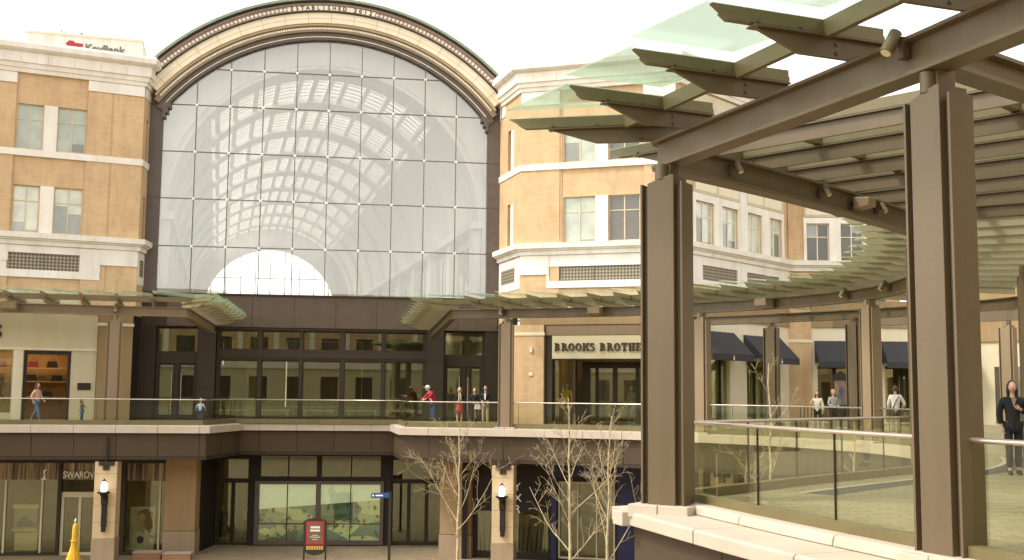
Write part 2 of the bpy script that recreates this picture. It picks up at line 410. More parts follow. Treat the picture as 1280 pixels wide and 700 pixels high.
# ------------------------------------------------------------------ ground, walkway
g = MB(); g.add([(-400, -400, -6), (400, -400, -6), (400, 600, -6), (-400, 600, -6)], [(0, 1, 2, 3)]); struct(g.build('plaza_ground', PLAZA))
def deck_poly(path):
    return [tuple(p) for p in path] + [(48, -9), (48, 56), (27, 56.5), (27, 100), (-48, 100), (-48, 45)]
def flat(name, poly, z0, z1, mat):
    mb = MB(); mb.prism(ID, poly, z0, z1, 'z'); return struct(mb.build(name, mat))
flat('walkway_floor', deck_poly(offset(ALL, .02)), -.10, 0, PAVER)
flat('walkway_soffit', deck_poly(offset(ALL, -.15)), -1.55, -1.42, FASC_IN)
# coping: real blocks with open joints
def run_blocks(name, path, prof, step, gap, mat, bevel=0):
    mb = MB(); L = length(path); n = max(1, round(L / step))
    for i in range(n):
        sweep(mb, sub(path, i * L / n + gap / 2, (i + 1) * L / n - gap / 2), prof)
    o = mb.build(name, mat, bevel=bevel); return struct(o)
for seg in (RL_left, RL_mid, RL_ring):
    pass
farpath = FAR
run_blocks('walkway_coping', farpath, [(-.12, -.42), (.42, -.42), (.42, -.12), (.1, -.08), (-.12, -.08)], 1.75, .015, COPING, .01)
mbc = MB()
run_blocks('walkway_fascia', farpath, [(-.1, -1.42), (.2, -1.42), (.2, -.43), (-.1, -.43)], 1.75, .02, FASCIA)
mb = MB(); sweep(mb, farpath, [(-.3, -1.5), (.12, -1.5), (.12, -.3), (-.3, -.3)]); struct(mb.build('walkway_edge_beam', DARK))
mb = MB(); sweep(mb, farpath, [(.1, -1.56), (.24, -1.56), (.24, -1.43), (.1, -1.43)]); struct(mb.build('walkway_drip_rail', DARK))
nearpath = FRN
run_blocks('walkway_coping', nearpath, [(-.1, -.32), (1.02, -.32), (1.02, -.16), (.99, -.14), (-.1, -.13)], 2.15, .02, COPING, .012)
run_blocks('walkway_coping', nearpath, [(-.1, -.128), (.32, -.128), (.30, -.03), (.26, -.01), (-.1, -.01)], 1.9, .02, COPING, .012)
mb = MB(); mb.prism(ID, [tuple(p) for p in (offset(ALL, .98)[nfar], offset(ALL, .5)[nfar - 2], offset(ALL, .1)[nfar - 2], (2.9, 15.9), (2.7, 15.2))], -.325, -.136, 'z')
mb.prism(ID, [(1.43, 15.72), (1.53, 15.42), (2.3, 15.6), (2.5, 16.5), (1.98, 16.55)], -.328, -.138, 'z')
struct(mb.build('walkway_coping', COPING, bevel=.01))
run_blocks('walkway_fascia', nearpath, [(-.1, -1.9), (.86, -1.9), (.86, -.33), (-.1, -.33)], 2.6, .02, FASCIA)
mb = MB(); sweep(mb, nearpath, [(-.3, -1.95), (.78, -1.95), (.78, -.33), (-.3, -.33)]); struct(mb.build('walkway_edge_beam', DARK))
# paving band
ring_near = list(reversed(RL_ring[-30:]))
mb = MB()
inner = [Vector(p) for p in RL_ring[-22:]]
for d0, d1, mi in ((-.62, -.72, 1), (-.74, -1.22, 0)):
    a = offset(inner, d0); b = offset(inner, d1); n = len(a)
    a, b = a[:-3], b[:-3]; n = len(a)
    mb.add([Vector((*p, .004)) for p in a] + [Vector((*p, .004)) for p in b], [(i, i + 1, n + i + 1, n + i) for i in range(n - 1)], mi)
struct(mb.build('paving_band', [BAND, COPING]))

# ------------------------------------------------------------------ railings
def railing(label, path, gb, h=1.02, curb_h=.12, pane=1.55, mat_c=CURB, thick=.026, group=None):
    c = at(path, length(path) / 2)[0]
    t = thing('glass_railing', label, 'railing', (c.x, c.y, -.02))
    mb = MB(); sweep(mb, path, [(-.07, -.1), (.09, -.1), (.09, curb_h), (-.07, curb_h)]); mb.build('curb', mat_c, t)
    L = length(path); n = max(1, round(L / pane)); P = MB(); posts = MB()
    for i in range(n):
        q = MB(); sp = sub(path, i * L / n + .008, (i + 1) * L / n - .008); sweep(q, sp, [(-.008, curb_h - .02), (.008, curb_h - .02), (.008, h - .03), (-.008, h - .03)]); q.build('glass_pane', G_RAIL, t)
    q = MB()
    for i in range(1, n):
        p, d = at(path, i * L / n); f = Fr(p.x, p.y, 0, tuple(d), tuple(rh(d))); q.box(f, -.006, .006, -.012, .012, curb_h, h - .02)
    if n > 1: q.build('glazing_joint', DARKER, t)
    q = MB(); q.tube([(p.x, p.y, h) for p in path], thick, 10); q.build('handrail', ALU, t)
    return t
def shift(path, d): return offset(path, d)
rr = shift(RL_ring, 0)
Lr = length(rr)
railing('glass railing in front of the handbag shop at far left', shift(RL_left, .02)[0:], 1)
railing('glass railing across the recess before the central brown doors', [Vector((-13.4, 48.95)), Vector((-12.95, 52.5)), Vector((-5.3, 53.3)), Vector((-4.55, 49.2))], 1)
def s_at(P, x=None, y=None):
    best = min(range(len(P)), key=lambda i: (P[i] - Vector((x, y))).length); return length(P[:best + 1]) if best else 0
s1 = s_at(rr, 7.6, 44.1); s2 = s_at(rr, 7.85, 21.8)
railing('glass railing before the menswear shop and right of the doors', sub(rr, 0.02, s1), 1)
railing('glass railing following the far curve behind the thin bare tree', sub(rr, s1 + .02, s2 - .1), 1, h=1.05)
railing('dark topped glass railing along the back edge of the near walkway', sub(rr, s2 - .08, Lr - .1), 1, h=1.07, curb_h=.13)
s3 = s_at(FRN, 4.25, 10.75)
railing('large glass railing between the two near bronze columns', sub(FRN, .25, s3 - .25), 1, h=1.07, curb_h=.10, pane=1.72)
railing('glass railing running out of frame right of the second bronze column', sub(FRN, s3 + .05, length(FRN)), 1, h=1.07, curb_h=.10, pane=1.72)

# ------------------------------------------------------------------ steel columns
def column_parts(t, mats, near=True):
    f = ID; bv = .006 if near else 0
    H0, H1 = -.02, 4.40
    m = MB()
    hc = .20
    m.prism(f, [(-hc, H0), (hc, H0), (hc, H1 + .10), (.14, H1 + .10), (-.14, H1 + .02), (-hc, H1)], -.22, .22, 'v')
    m.build('shaft', mats, t, local=True, bevel=bv)
    for s in (-1, 1):
        q = MB(); a, b = sorted((s * .202, s * .285)); q.box(f, a, b, -.12, .05, H0, H1 - .04)
        q.build('web', mats, t, local=True)
        q = MB(); a, b = sorted((s * .287, s * .318)); q.box(f, a, b, -.20, .17, H0, H1)
        q.build('flange', mats, t, local=True, bevel=bv * .5)
    q = MB(); q.box(f, -.12, .12, -.14, .14, H1 + .02, 4.68); q.tube([(-.0, -.15, H1 + .05), (0, -.15, 4.66)], .09, 12); q.build('neck', mats, t, local=True, bevel=bv)
    q = MB(); q.box(f, -.44, -.005, -.36, .36, -.20, H0 - .002); q.box(f, .005, .44, -.36, .36, -.20, H0 - .002)
    q.build('base_block', COPING, t, local=True, bevel=.012)
def steel_column(x, y, ang, label, near=False, mat=None):
    # local +v of the frame is world -y before rotation; ang = direction the front face looks, measured as rotation of -Y
    t = thing('steel_column', label, 'column', (x, y, 0), ang, 'bronze columns along the upper walkway')
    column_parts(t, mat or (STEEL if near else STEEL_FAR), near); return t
steel_column(2.17, 15.45, R(-33), 'second nearest bronze column, at the tip of the near walkway', True)
steel_column(4.215, 10.8, R(-62), 'largest and nearest bronze column, right of the large glass rail', True).scale = (.90, .90, 1)
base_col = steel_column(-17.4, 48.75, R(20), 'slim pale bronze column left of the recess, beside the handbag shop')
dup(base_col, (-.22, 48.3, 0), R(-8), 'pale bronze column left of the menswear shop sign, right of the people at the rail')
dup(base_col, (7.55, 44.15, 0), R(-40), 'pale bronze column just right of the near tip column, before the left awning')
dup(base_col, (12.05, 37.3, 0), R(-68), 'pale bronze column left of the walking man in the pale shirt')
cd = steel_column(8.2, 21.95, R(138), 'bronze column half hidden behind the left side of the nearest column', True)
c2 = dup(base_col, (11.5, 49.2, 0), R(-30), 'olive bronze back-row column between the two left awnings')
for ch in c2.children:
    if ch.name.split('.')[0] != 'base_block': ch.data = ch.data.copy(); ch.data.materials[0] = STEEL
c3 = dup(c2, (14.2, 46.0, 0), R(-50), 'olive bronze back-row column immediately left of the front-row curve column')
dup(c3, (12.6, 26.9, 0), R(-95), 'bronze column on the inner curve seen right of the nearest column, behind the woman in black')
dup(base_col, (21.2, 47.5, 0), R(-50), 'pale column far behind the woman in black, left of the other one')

# ------------------------------------------------------------------ canopies
ZB0, ZB1 = 4.67, 5.08
def ibeam(path, mat=STEEL, z0=ZB0, z1=ZB1, w=.15):
    mb = MB(); sweep(mb, path, [(-w, z0), (w, z0), (w, z0 + .05), (.05, z0 + .065), (.05, z1 - .05), (w, z1 - .04), (w, z1), (-w, z1), (-w, z1 - .04), (-.05, z1 - .05), (-.05, z0 + .065), (-w, z0 + .05)])
    return mb
STEEL_ARM = M_stain('bronze_paint_arm_lit', (.34, .30, .19), .5, .15, 3)  # lit copy of the bronze paint: light on far arms is in the colour
def canopy(label, runs, mat, loc, fine=True):
    """runs = [(path, spacing, Lin function, Lout)]; consecutive runs meet at mitred corners"""
    t = thing('glass_canopy', label, 'canopy', (*loc, ZB0))
    def warp(mb):
        for v in mb.vs: v.z -= .12 * max(0, v.y - 49.3)
        return mb
    for path, sp, lin, lout in runs: (warp(ibeam(path, mat)) if sp == .62 else ibeam(path, mat)).build('beam', mat, t, bevel=.006 if fine else 0)
    st = []; slope = []
    for ri, (path, sp, lin, lout) in enumerate(runs):
        L = length(path); n = max(1, round(L / sp))
        ss_ = [k * L / n if k < n else L - 1e-4 for k in range(n + 1)]
        if sp == 1.72: ss_ = [0.0] + [.80 + 1.72 * k for k in range(n + 1) if .80 + 1.72 * k < L]; n = len(ss_) - 1
        for k in range(n + 1):
            p, d = at(path, ss_[k])
            if k == n and ri < len(runs) - 1: continue
            nrm = rh(d); f = 1.0; corner = False
            if k == 0 and ri > 0:
                pp, pd = at(runs[ri - 1][0], length(runs[ri - 1][0]) - 1e-4)
                a = rh(pd); m = (a + nrm).normalized(); f = 1 / max(.5, m.dot(nrm)); nrm = m; corner = True
            st.append((Vector(p), nrm, f, lin(ss_[k], p, nrm) if not corner else .3, lout, corner)); slope.append(sp == .62 and not corner)
    def sp_at(i): return slope[i] or (i > 0 and slope[i - 1]) or (i + 1 < len(slope) and slope[i + 1])
    for i, (p, nrm, f, lin, lout, corner) in enumerate(st):
        tdir = Vector((-nrm.y, nrm.x)) * -1
        fr = Fr(p.x, p.y, 0, tuple(nrm), (-nrm.y, nrm.x))
        k = f * lout / 2.35
        arm = MB(); arm.prism(fr, [(-lin, 5.095), (1.0 * k, 5.095), (1.66 * k, 5.29), (1.70 * k, 5.31), (-lin, 5.31)], -.025, .025, 'v')
        arm.box(fr, -lin, 1.78 * k, -.085, .085, 5.312, 5.33)
        if sp_at(i): warp(arm)
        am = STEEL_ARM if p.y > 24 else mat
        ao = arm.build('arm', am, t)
        bar = MB(); bar.prism(fr, [(-lin, 5.345), (2.16 * k, 5.345), (2.28 * k, 5.41), (-lin, 5.41)], -.055, .055, 'v')
        bar.prism(fr, [(-lin, 5.412), (2.26 * k, 5.412), (2.42 * k, 5.50), (-lin, 5.50)], -.035, .035, 'v')
        if sp_at(i): warp(bar)
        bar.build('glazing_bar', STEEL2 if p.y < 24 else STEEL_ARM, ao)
    if fine:
        for (p, nrm, f, lin, lout, corner), ao in zip(st, [c for c in t.children if c.name.startswith('arm')]):
            if p.y > 22: continue
            fr = Fr(p.x, p.y, 0, tuple(nrm), (-nrm.y, nrm.x)); k = f * lout / 2.35
            for r_, z_ in ((.28, 5.15), (.28, 5.25), (1.0 * k, 5.37), (1.7 * k, 5.37)):
                for sg_ in (-1, 1):
                    q = MB(); w_ = .03 if z_ < 5.3 else .055
                    q.tube([fr(r_, sg_ * w_, z_), fr(r_, sg_ * (w_ + .018), z_)], .022, 6); q.build('bolt', mat, ao)
    for i in range(len(st) - 1):
        p, n0, f0, l0, lo0, c0 = st[i]; q, n1, f1, l1, lo1, c1 = st[i + 1]
        def V(pp, nn, r, z): return Vector((pp.x + nn.x * r, pp.y + nn.y * r, z))
        def slab(name, r0a, r0b, r1a, r1b, za, zb, th, m, par=t):
            mb = MB(); a = [V(p, n0, r0a, za), V(p, n0, r0b, za), V(q, n1, r1b, zb), V(q, n1, r1a, zb)]
            mb.add(a + [v + Vector((0, 0, th)) for v in a], [(0, 1, 2, 3), (7, 6, 5, 4), (0, 4, 5, 1), (1, 5, 6, 2), (2, 6, 7, 3), (3, 7, 4, 0)])
            if slope[i] or slope[i + 1]: warp(mb)
            return mb.build(name, m, par)
        k0, k1 = f0 * lo0 / 2.35, f1 * lo1 / 2.35
        slab('glass_panel', .56 * k0, 2.50 * k0, .56 * k1, 2.50 * k1, 5.63, 5.505, .02, G_CAN)
        if l0 > .5 and l1 > .5: slab('roof_panel', -l0, .50 * k0, -l1, .50 * k1, 5.63, 5.505, .02, G_ROOF)
        slab('purlin', .50 * k0, .60 * k0, .50 * k1, .60 * k1, 5.30, 5.30, .20, STEEL2 if fine else mat)
        if l0 > 1.2 and l1 > 1.2:
            slab('purlin', -1.0, -.88, -1.0, -.88, 5.35, 5.35, .12, STEEL2 if fine else mat)
        if l0 > 4.5 and l1 > 4.5: slab('purlin', -4.0, -3.88, -4.0, -3.88, 5.35, 5.35, .12, STEEL2 if fine else mat)
    return t
# left canopy
bl = [Vector((-34, 44.2)), Vector((-27, 46.2)), Vector((-20, 47.9)), Vector((-14.5, 49.5))]
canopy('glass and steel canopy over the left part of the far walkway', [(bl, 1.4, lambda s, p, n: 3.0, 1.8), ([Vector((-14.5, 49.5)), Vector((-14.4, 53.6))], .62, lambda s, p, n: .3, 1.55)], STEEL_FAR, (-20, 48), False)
# right canopy and ring, up to the tip and on over the near walkway
front_line = [Vector(p) for p in ((2.12, 15.75), (4.12, 10.85), (5.2, 7.4), (6.1, 3.6), (6.7, -.5), (7.1, -9))]
FL = catmull(front_line, 3)
ring_b = [Vector(p) for p in ((-2.6, 49.2), (-.2, 48.35), (2.8, 47.25), (5.4, 46.0), (7.7, 44.0), (10.3, 41.1), (12.0, 37.5), (12.15, 33.9), (11.6, 30.3), (10.8, 27.1), (9.5, 24.3), (7.8, 21.75), (4.9, 18.5), (2.12, 15.75))]
RB = catmull(ring_b, 5)
def lin_ring(s, p, n):
    if p.y > 44.5: return 3.6
    if p.y > 27.0: return 6.2
    d = -n; best = 6.0          # stop at the front beam
    for i in range(len(FL) - 1):
        a, b = FL[i], FL[i + 1]; e = b - a; den = d.x * e.y - d.y * e.x
        if abs(den) < 1e-6: continue
        w_ = a - p; tt = (w_.x * e.y - w_.y * e.x) / den; uu = (w_.x * d.y - w_.y * d.x) / den
        if tt > 0 and 0 <= uu <= 1: best = min(best, tt - .35)
    return max(.3, best)
canopy('large curved glass and steel canopy sweeping from the far walkway round to the near columns',
       [([Vector((-3.9, 54.6)), Vector((-2.6, 49.2))], .62, lambda s, p, n: .3, 1.55), (RB, 1.4, lin_ring, 2.1), (FL, 1.72, lambda s, p, n: .35, 1.78)], STEEL, (6, 30))
# back beam and cross beam of the ring belong to the same roof: found again as extra parts
can = [o for o in C.objects if o.name.startswith('glass_canopy.')][0]
bb = offset(sub(RB, s_at(RB, 2.8, 47.25), s_at(RB, 10.8, 27.1)), -6.3)
ibeam(bb, STEEL_FAR, 4.62, 5.02).build('beam', STEEL, can)
ibeam([Vector((15.5, 53.5)), Vector((21.2, 47.5)), Vector((25, 41))], STEEL_FAR, 4.70, 5.3).build('beam', STEEL, can)
ibeam([Vector((4.3, 10.95)), Vector((9.5, 14.9))], STEEL, 4.75, 5.06).build('beam', STEEL, can)

# ------------------------------------------------------------------ windows
wrnd = random.Random(12)
PANE_ROOM = [M_pane('pane_room_a', (.20, .21, .15), .14), M_pane('pane_room_b', (.14, .14, .09), .12), M_pane('pane_room_c', (.28, .30, .22), .15)]
def window(fr, par, u0, u1, z0, z1, pane, label=None, depth=-.16, framem=None):
    fm = framem or SHOPW
    m = MB(); t = .05; um = (u0 + u1) / 2; zt = z1 - (z1 - z0) * .33
    m.box(fr, u0, u0 + t, depth, depth + .06, z0, z1); m.box(fr, u1 - t, u1, depth, depth + .06, z0, z1)
    m.box(fr, u0 + t, u1 - t, depth, depth + .06, z0, z0 + t); m.box(fr, u0 + t, u1 - t, depth, depth + .06, z1 - t, z1)
    m.box(fr, um - .03, um + .03, depth, depth + .05, z0 + t, z1 - t); m.box(fr, u0 + t, um - .03, depth, depth + .045, zt - .025, zt + .025); m.box(fr, um + .03, u1 - t, depth, depth + .045, zt - .025, zt + .025)
    w_ = m.build('window', fm, par)
    q = MB(); q.box(fr, u0 + .01, u1 - .01, depth - .03, depth + .01, z0 + .01, z1 - .01); q.build('pane', PANE_ROOM[int(u0 * 7 + z0 * 3) % 3] if pane is not P_DARK else P_DARK, w_)
    for (a_, b_) in ((u0 + t, um - .03), (um + .03, u1 - t)):
        h_ = wrnd.choice((1, 1, .97, .8, .55, .38)) if pane is not P_DARK else wrnd.choice((0, .2, .33))
        if h_ > 0: q = MB(); q.box(fr, a_, b_, depth + .011, depth + .018, z1 - t - (z1 - z0 - 2 * t) * h_, z1 - t); q.build('blind', pane if pane is not P_DARK else PANE_ROOM[0], w_)
    return w_
WF = M_plain('window_frame_sand', (.58, .49, .33), .5)
ZW = ((8.58, 10.75), (12.44, 14.55))
def cornice(par, path, name='cornice', top=17.35):
    """main roof cornice swept along path (outward = right of travel)"""
    mb = MB(); sweep(mb, path, [(-.6, 15.98), (.10, 15.98), (.14, 16.16), (.20, 16.18), (.24, 16.38), (.32, 16.40), (.34, 16.86), (.50, 16.92), (.60, 17.0), (.62, 17.22), (.56, top), (-.6, top)])
    mb.build(name, WHITE, par)
def low_cornice(par, path):
    mb = MB(); sweep(mb, path, [(-.3, 7.98), (.12, 7.98), (.14, 8.16), (.24, 8.2), (.26, 8.24), (.36, 8.28), (.38, 8.52), (.02, 8.57), (-.3, 8.57)]); mb.build('lower_cornice', WHITE, par)
def band(par, path):
    mb = MB(); sweep(mb, path, [(-.2, 12.10), (.05, 12.10), (.07, 12.40), (-.2, 12.42)]); mb.build('belt_course', WHITE, par)
def joints(par, fr, u0, u1, z0, z1, v, step=1.1):
    mb = MB(); u = u0 + step * .6
    while u < u1: mb.box(fr, u, u + .012, v - .01, v + .003, z0, z1); u += step
    if mb.vs: mb.build('panel_joint', FASC_IN, par)

# ------------------------------------------------------------------ LEFT WING
LF = Fr(-17.8, 52.5, 25)
lw = thing('brick_building', 'buff brick office building with white cornices left of the big glass arch', 'building', (-22, 51, -6))
bays = []; u = -2.52
pierw, bayw = 2.5, 3.1
holesU = []
ub = -2.52
for bnum in range(3):
    holesU.append((ub - 3.1, ub)); ub -= 3.1 + 2.4
holes = []
for a, b in holesU:
    for z0, z1 in ZW: holes += [(a + .08, a + 1.2, z0, z1), (b - 1.28, b - .03, z0, z1)]
# brick skin: recessed bays plus proud piers
mb = MB()
mb.wall(LF, (-20, 0), (5.0, 16.0), holes, -.5, -.08)
u1 = 0; piers = []
for a, b in holesU:
    piers.append((b, u1)); u1 = a
piers.append((-20, u1))
mb.build('wall', BRICK, lw)
mb = MB()
for i, (a, b) in enumerate(piers):
    for (x0, x1) in ((a, a + (b - a) * .42), (a + (b - a) * .46, b)):
        mb.box(LF, x0, x1, -.079, .0, 4.9, 15.46)
    for (x0, x1) in ((a - .0, b),): mb.box(LF, x0, x1, -.079, -.035, 4.9, 15.46)
mb.build('pier', BRICK, lw)
mb = MB()
for a, b in piers:
    mb.box(LF, a - .02, b + .0, -.078, .05, 15.47, 15.97); mb.box(LF, a + .8, b + .0, -.078, .06, 7.22, 7.97)
build_each(mb, 'capital_block', WHITE, lw)
for a, b in holesU:
    for z0, z1 in ZW:
        window(LF, lw, a + .08, a + 1.2, z0, z1, P_GREEN if z0 > 10 else P_PALE, framem=WF, depth=-.24); window(LF, lw, b - 1.28, b - .03, z0, z1, P_GREEN if z0 > 10 else P_PALE, framem=WF, depth=-.24)
        q = MB(); q.box(LF, a + 1.22, b - 1.30, -.078, -.02, z0 - .02, z1 + .0); q.build('window_post', WHITE, lw)
    q = MB(); q.wall(LF, (a - .75, b + .85), (6.5, 7.97), [(a - .05, b - .05, 6.85, 7.62)], -.078, .03); q.build('louvre_panel', WHITE, lw)
    q = MB(); q.box(LF, a - .05, b - .05, -.075, -.04, 6.85, 7.62); q.box(LF, (a + b) / 2 - .07, (a + b) / 2 - .03, -.05, .0, 6.85, 7.62); build_each(q, 'louvre', LOUV, lw)
lpath = [Vector(tuple(LF(-20, 0, 0).xy)), Vector(tuple(LF(0, 0, 0).xy)), Vector((-17.88, 53.7))]
cornice(lw, lpath, 'cornice'); low_cornice(lw, lpath); band(lw, lpath)
joints(lw, LF, -20, 0, 16.42, 16.84, .335, 1.15); joints(lw, LF, -20, 0, 8.29, 8.5, .375, 2.1)
# return wall next to the arch, with a slim window
LFr = Fr(-17.8, 52.5, 94)
mb = MB(); mb.wall(LFr, (0, 1.3), (4.9, 16.0), [(.55, .95, 8.6, 10.7), (.55, .95, 12.5, 14.5)], -.4, 0); mb.build('wall', BRICK, lw)
mb = MB(); mb.box(LFr, .2, 1.3, 0, .03, 15.5, 15.97); mb.box(LFr, .1, 1.3, 0, .03, 6.4, 7.96); build_each(mb, 'capital_block', WHITE, lw)
mb = MB(); mb.box(LFr, .3, .9, .03, .045, 6.8, 7.6); build_each(mb, 'louvre', LOUV, lw)
for z0, z1 in ZW: q = MB(); q.box(LFr, .56, .94, -.2, -.15, z0 + .03, z1 - .06); q.build('window', P_DARK, lw)
mb = MB(); mb.prism(ID, [tuple(LF(-20, -.3, 0).xy), tuple(LF(-.1, -.3, 0).xy), (-18.2, 56), (-30, 66), (-42, 60)], 16.9, 17.1, 'z'); mb.build('roof', CREAM, lw)
mb = MB(); mb.box(LF, -20, -.1, -14, -12, 5, 16.95); mb.build('wall', BRICK, lw)
# upper shop front under the canopy
mb = MB(); mb.wall(LF, (-20, -1.62), (0.0, 5.9), [(-9.4, -5.18, .35, 3.17), (-4.72, -2.72, .02, 3.17)], -.4, -.05); mb.build('shop_front', SHOPW, lw)
mb = MB(); mb.box(LF, -20, -1.62, -.05, -.0, 3.19, 3.29); mb.build('shop_cornice', SHOPW2, lw)
mb = MB(); mb.box(LF, -1.6, -.08, -.35, .1, 0, 4.99); mb.build('pilaster', PIER, lw)
mb = MB(); mb.box(LF, -1.64, -.04, -.36, .13, 4.38, 4.52); mb.build('pilaster_band', SHOPW2, lw)
mb = MB(); mb.box(LF, -5.14, -4.76, -.1, .06, .0, 3.17); build_each(mb, 'mullion', SHOPW2, lw)
mb = MB(); mb.box(LF, -9.4, -5.2, -.32, -.3, .36, 3.15); part_label(mb.build('shop_window', G_STORE, lw), 'shop window left of the open door')
q = MB()
for a, b in ((-4.72, -4.56), (-2.86, -2.72)): q.box(LF, a, b, -.38, -.08, .02, 3.0)
q.box(LF, -4.72, -2.72, -.38, -.08, 3.0, 3.17); q.build('door_frame', DARK, lw)
mb = MB(); mb.box(LF, -2.4, -1.83, -.05, .0, 1.4, 1.72); mb.build('plaque', DARK, lw)
# shop interior with shelves
mb = MB(); mb.wall(LF, (-10, -2.2), (-.01, 3.6), [], -4.6, -4.5); mb.box(LF, -2.35, -2.2, -4.5, -.42, 0, 3.6); mb.box(LF, -10, -9.85, -4.5, -.42, 0, 3.6); mb.box(LF, -10, -2.2, -4.5, -.42, 3.45, 3.6); mb.build('shop_interior', M_plain('shop_wall_ochre', (.42, .24, .09), .7), lw)
for z in (1.0, 1.75, 2.4):
    q = MB(); q.box(LF, -9.4, -2.7, -4.0, -3.5, z, z + .05); q.build('shelf', M_plain('shelf_wood', (.55, .36, .16), .6), lw)
# hidden interior light of the shop (a lit shop in the photo): strip lights on the ceiling
q = MB(); q.box(LF, -9, -2.8, -3.2, -3.0, 3.36, 3.4); q.build('strip_light', M_emit('shop_strip', (1, .78, .5), 5), lw)
# shop sign letter
def text(name, body, fr, u, v, z, size, mat, par=None, label=None, extr=.03, xs=1.0, off=0.0, align='LEFT'):
    cu = bpy.data.curves.new(name, 'FONT'); cu.body = body; cu.size = size; cu.extrude = extr; cu.offset = off; cu.align_x = align
    o = bpy.data.objects.new(name, cu); C.objects.link(o); bpy.context.view_layer.update()
    me = bpy.data.meshes.new_from_object(o.evaluated_get(bpy.context.evaluated_depsgraph_get())); bpy.data.objects.remove(o)
    X = fr.d; Y = Vector((0, 0, 1)); Z = fr.v; org = fr(u, v, z)
    base = Vector((0, 0, 0)); q = par
    while q is not None: base += q.location; q = q.parent
    for vtx in me.vertices:
        c = vtx.co; vtx.co = org + X * c.x * xs + Y * c.y + Z * c.z - (base if par is not None else org)
    me.materials.clear(); me.materials.append(mat)
    ob = bpy.data.objects.new(name, me); C.objects.link(ob)
    if par is not None: ob.parent = par
    else: ob.location = org
    return ob
tag(text('shop_letter', 'S', LF, -6.05, -.0, 3.72, .82, LETTER, None, off=.015), 'dark metal letter S at the left edge, above the handbag shop window', 'letter')

# ------------------------------------------------------------------ RIGHT WING
RF = Fr(.4, 53, -18)
rw = thing('brick_building', 'buff brick office building with white cornices right of the big glass arch', 'building', (6, 54, -6))
holesR = [(2.06, 5.82)]
holes = []
for z0, z1 in ZW: holes += [(2.10, 3.66, z0, z1), (4.30, 5.80, z0, z1)]
mb = MB(); mb.wall(RF, (0, 7.5), (5.0, 16.0), holes, -.5, -.08); mb.build('wall', BRICK, rw)
mb = MB(); mb.box(RF, 0, 1.92, -.079, .0, 4.9, 15.46); mb.box(RF, 6.0, 7.5, -.079, 0, 4.9, 15.46); mb.box(RF, 1.92, 2.02, -.079, -.04, 4.9, 15.46); mb.build('pier', BRICK, rw)
mb = MB()
for a, b in ((0, 1.92), (6.0, 7.5)): mb.box(RF, a, b, -.078, .05, 15.30, 15.97); mb.box(RF, a, b - (.5 if a == 0 else 0), -.078, .06, 7.05, 7.97)
build_each(mb, 'capital_block', WHITE, rw)
for z0, z1 in ZW:
    window(RF, rw, 2.10, 3.66, z0, z1, P_GREEN, framem=WF, depth=-.24); window(RF, rw, 4.30, 5.80, z0, z1, P_DARK, framem=WF, depth=-.24)
    q = MB(); q.box(RF, 3.68, 4.28, -.078, -.02, z0 - .02, z1); q.build('window_post', WHITE, rw)
q = MB(); q.wall(RF, (1.3, 7.0), (6.4, 7.97), [(1.42, 5.9, 6.73, 7.42)], -.078, .03); q.build('louvre_panel', WHITE, rw)
q = MB(); q.box(RF, 1.42, 5.9, -.075, -.04, 6.73, 7.42); q.box(RF, 3.55, 3.6, -.05, 0, 6.73, 7.42); build_each(q, 'louvre', LOUV, rw)
P0 = Vector((-.67, 56.2)); P1 = Vector((.4, 53.0)); P2 = Vector(tuple(RF(7.5, 0, 0).xy)); 
R3F = Fr(P2.x, P2.y, 48); P3 = Vector(tuple(R3F(10.7, 0, 0).xy)); R4F = Fr(P3.x, P3.y, -2); P4 = Vector(tuple(R4F(5.8, 0, 0).xy))
rpath = [P0, P1, P2]
for pth in ([P0, P1, P2, P3, P4],):
    cornice(rw, pth); low_cornice(rw, pth)
band(rw, [P0, P1, P2])
joints(rw, RF, 0, 7.5, 16.42, 16.84, .335, 1.15); joints(rw, RF, 0, 7.5, 8.29, 8.5, .375, 2.1)
RFr = Fr(P0.x, P0.y, 0, tuple((P1 - P0).normalized()), tuple(rh((P1 - P0).normalized())))
LRr = (P1 - P0).length
mb = MB(); mb.wall(RFr, (0, LRr), (4.9, 16.0), [(1.3, 2.2, 8.6, 10.75), (1.3, 2.2, 12.44, 14.5)], -.4, 0); mb.build('wall', BRICK, rw)
mb = MB(); mb.box(RFr, .3, .9, 0, .04, 15.4, 15.97); mb.box(RFr, .1, LRr - .05, 0, .03, 6.4, 7.96)
for z0, z1 in ZW: mb.box(RFr, 1.72, 2.2, -.2, -.02, z0, z1)
build_each(mb, 'capital_block', WHITE, rw)
mb = MB(); mb.box(RFr, .5, LRr - .8, .03, .045, 6.8, 7.5); build_each(mb, 'louvre', LOUV, rw)
for z0, z1 in ZW: q = MB(); q.box(RFr, 1.32, 1.7, -.25, -.2, z0, z1); q.build('window', P_DARK, rw)
# wing R3 (receding) and R4
w3 = [(1.7, 3.34), (4.07, 5.58), (6.5, 7.95), (8.75, 10.05)]
mb = MB(); mb.wall(R3F, (0, 10.7), (3.6, 16.0), [(a, b, 8.58, 10.62) for a, b in w3], -.5, -.08); mb.build('wall', BRICK, rw)
q = MB(); q.wall(R3F, (1.5, 10.25), (8.58, 10.98), [(a, b, 8.58, 10.62) for a, b in w3], -.079, .0); q.build('window_surround', WHITE, rw)
q = MB(); q.box(R3F, 1.6, 10.2, -.079, -.0, 11.0, 15.9)
q.build('bay_wall', WF, rw)
q = MB()
for a, b in ((1.7, 3.5), (3.75, 5.6), (6.45, 8.0), (8.2, 9.95)): q.box(R3F, a, b, 0, .02, 11.12, 13.0)
build_each(q, 'spandrel_panel', SHOPW2, rw)
for i, (a, b) in enumerate(w3): window(R3F, rw, a, b, 8.6, 10.6, P_PALE, framem=WHITE, depth=-.22)
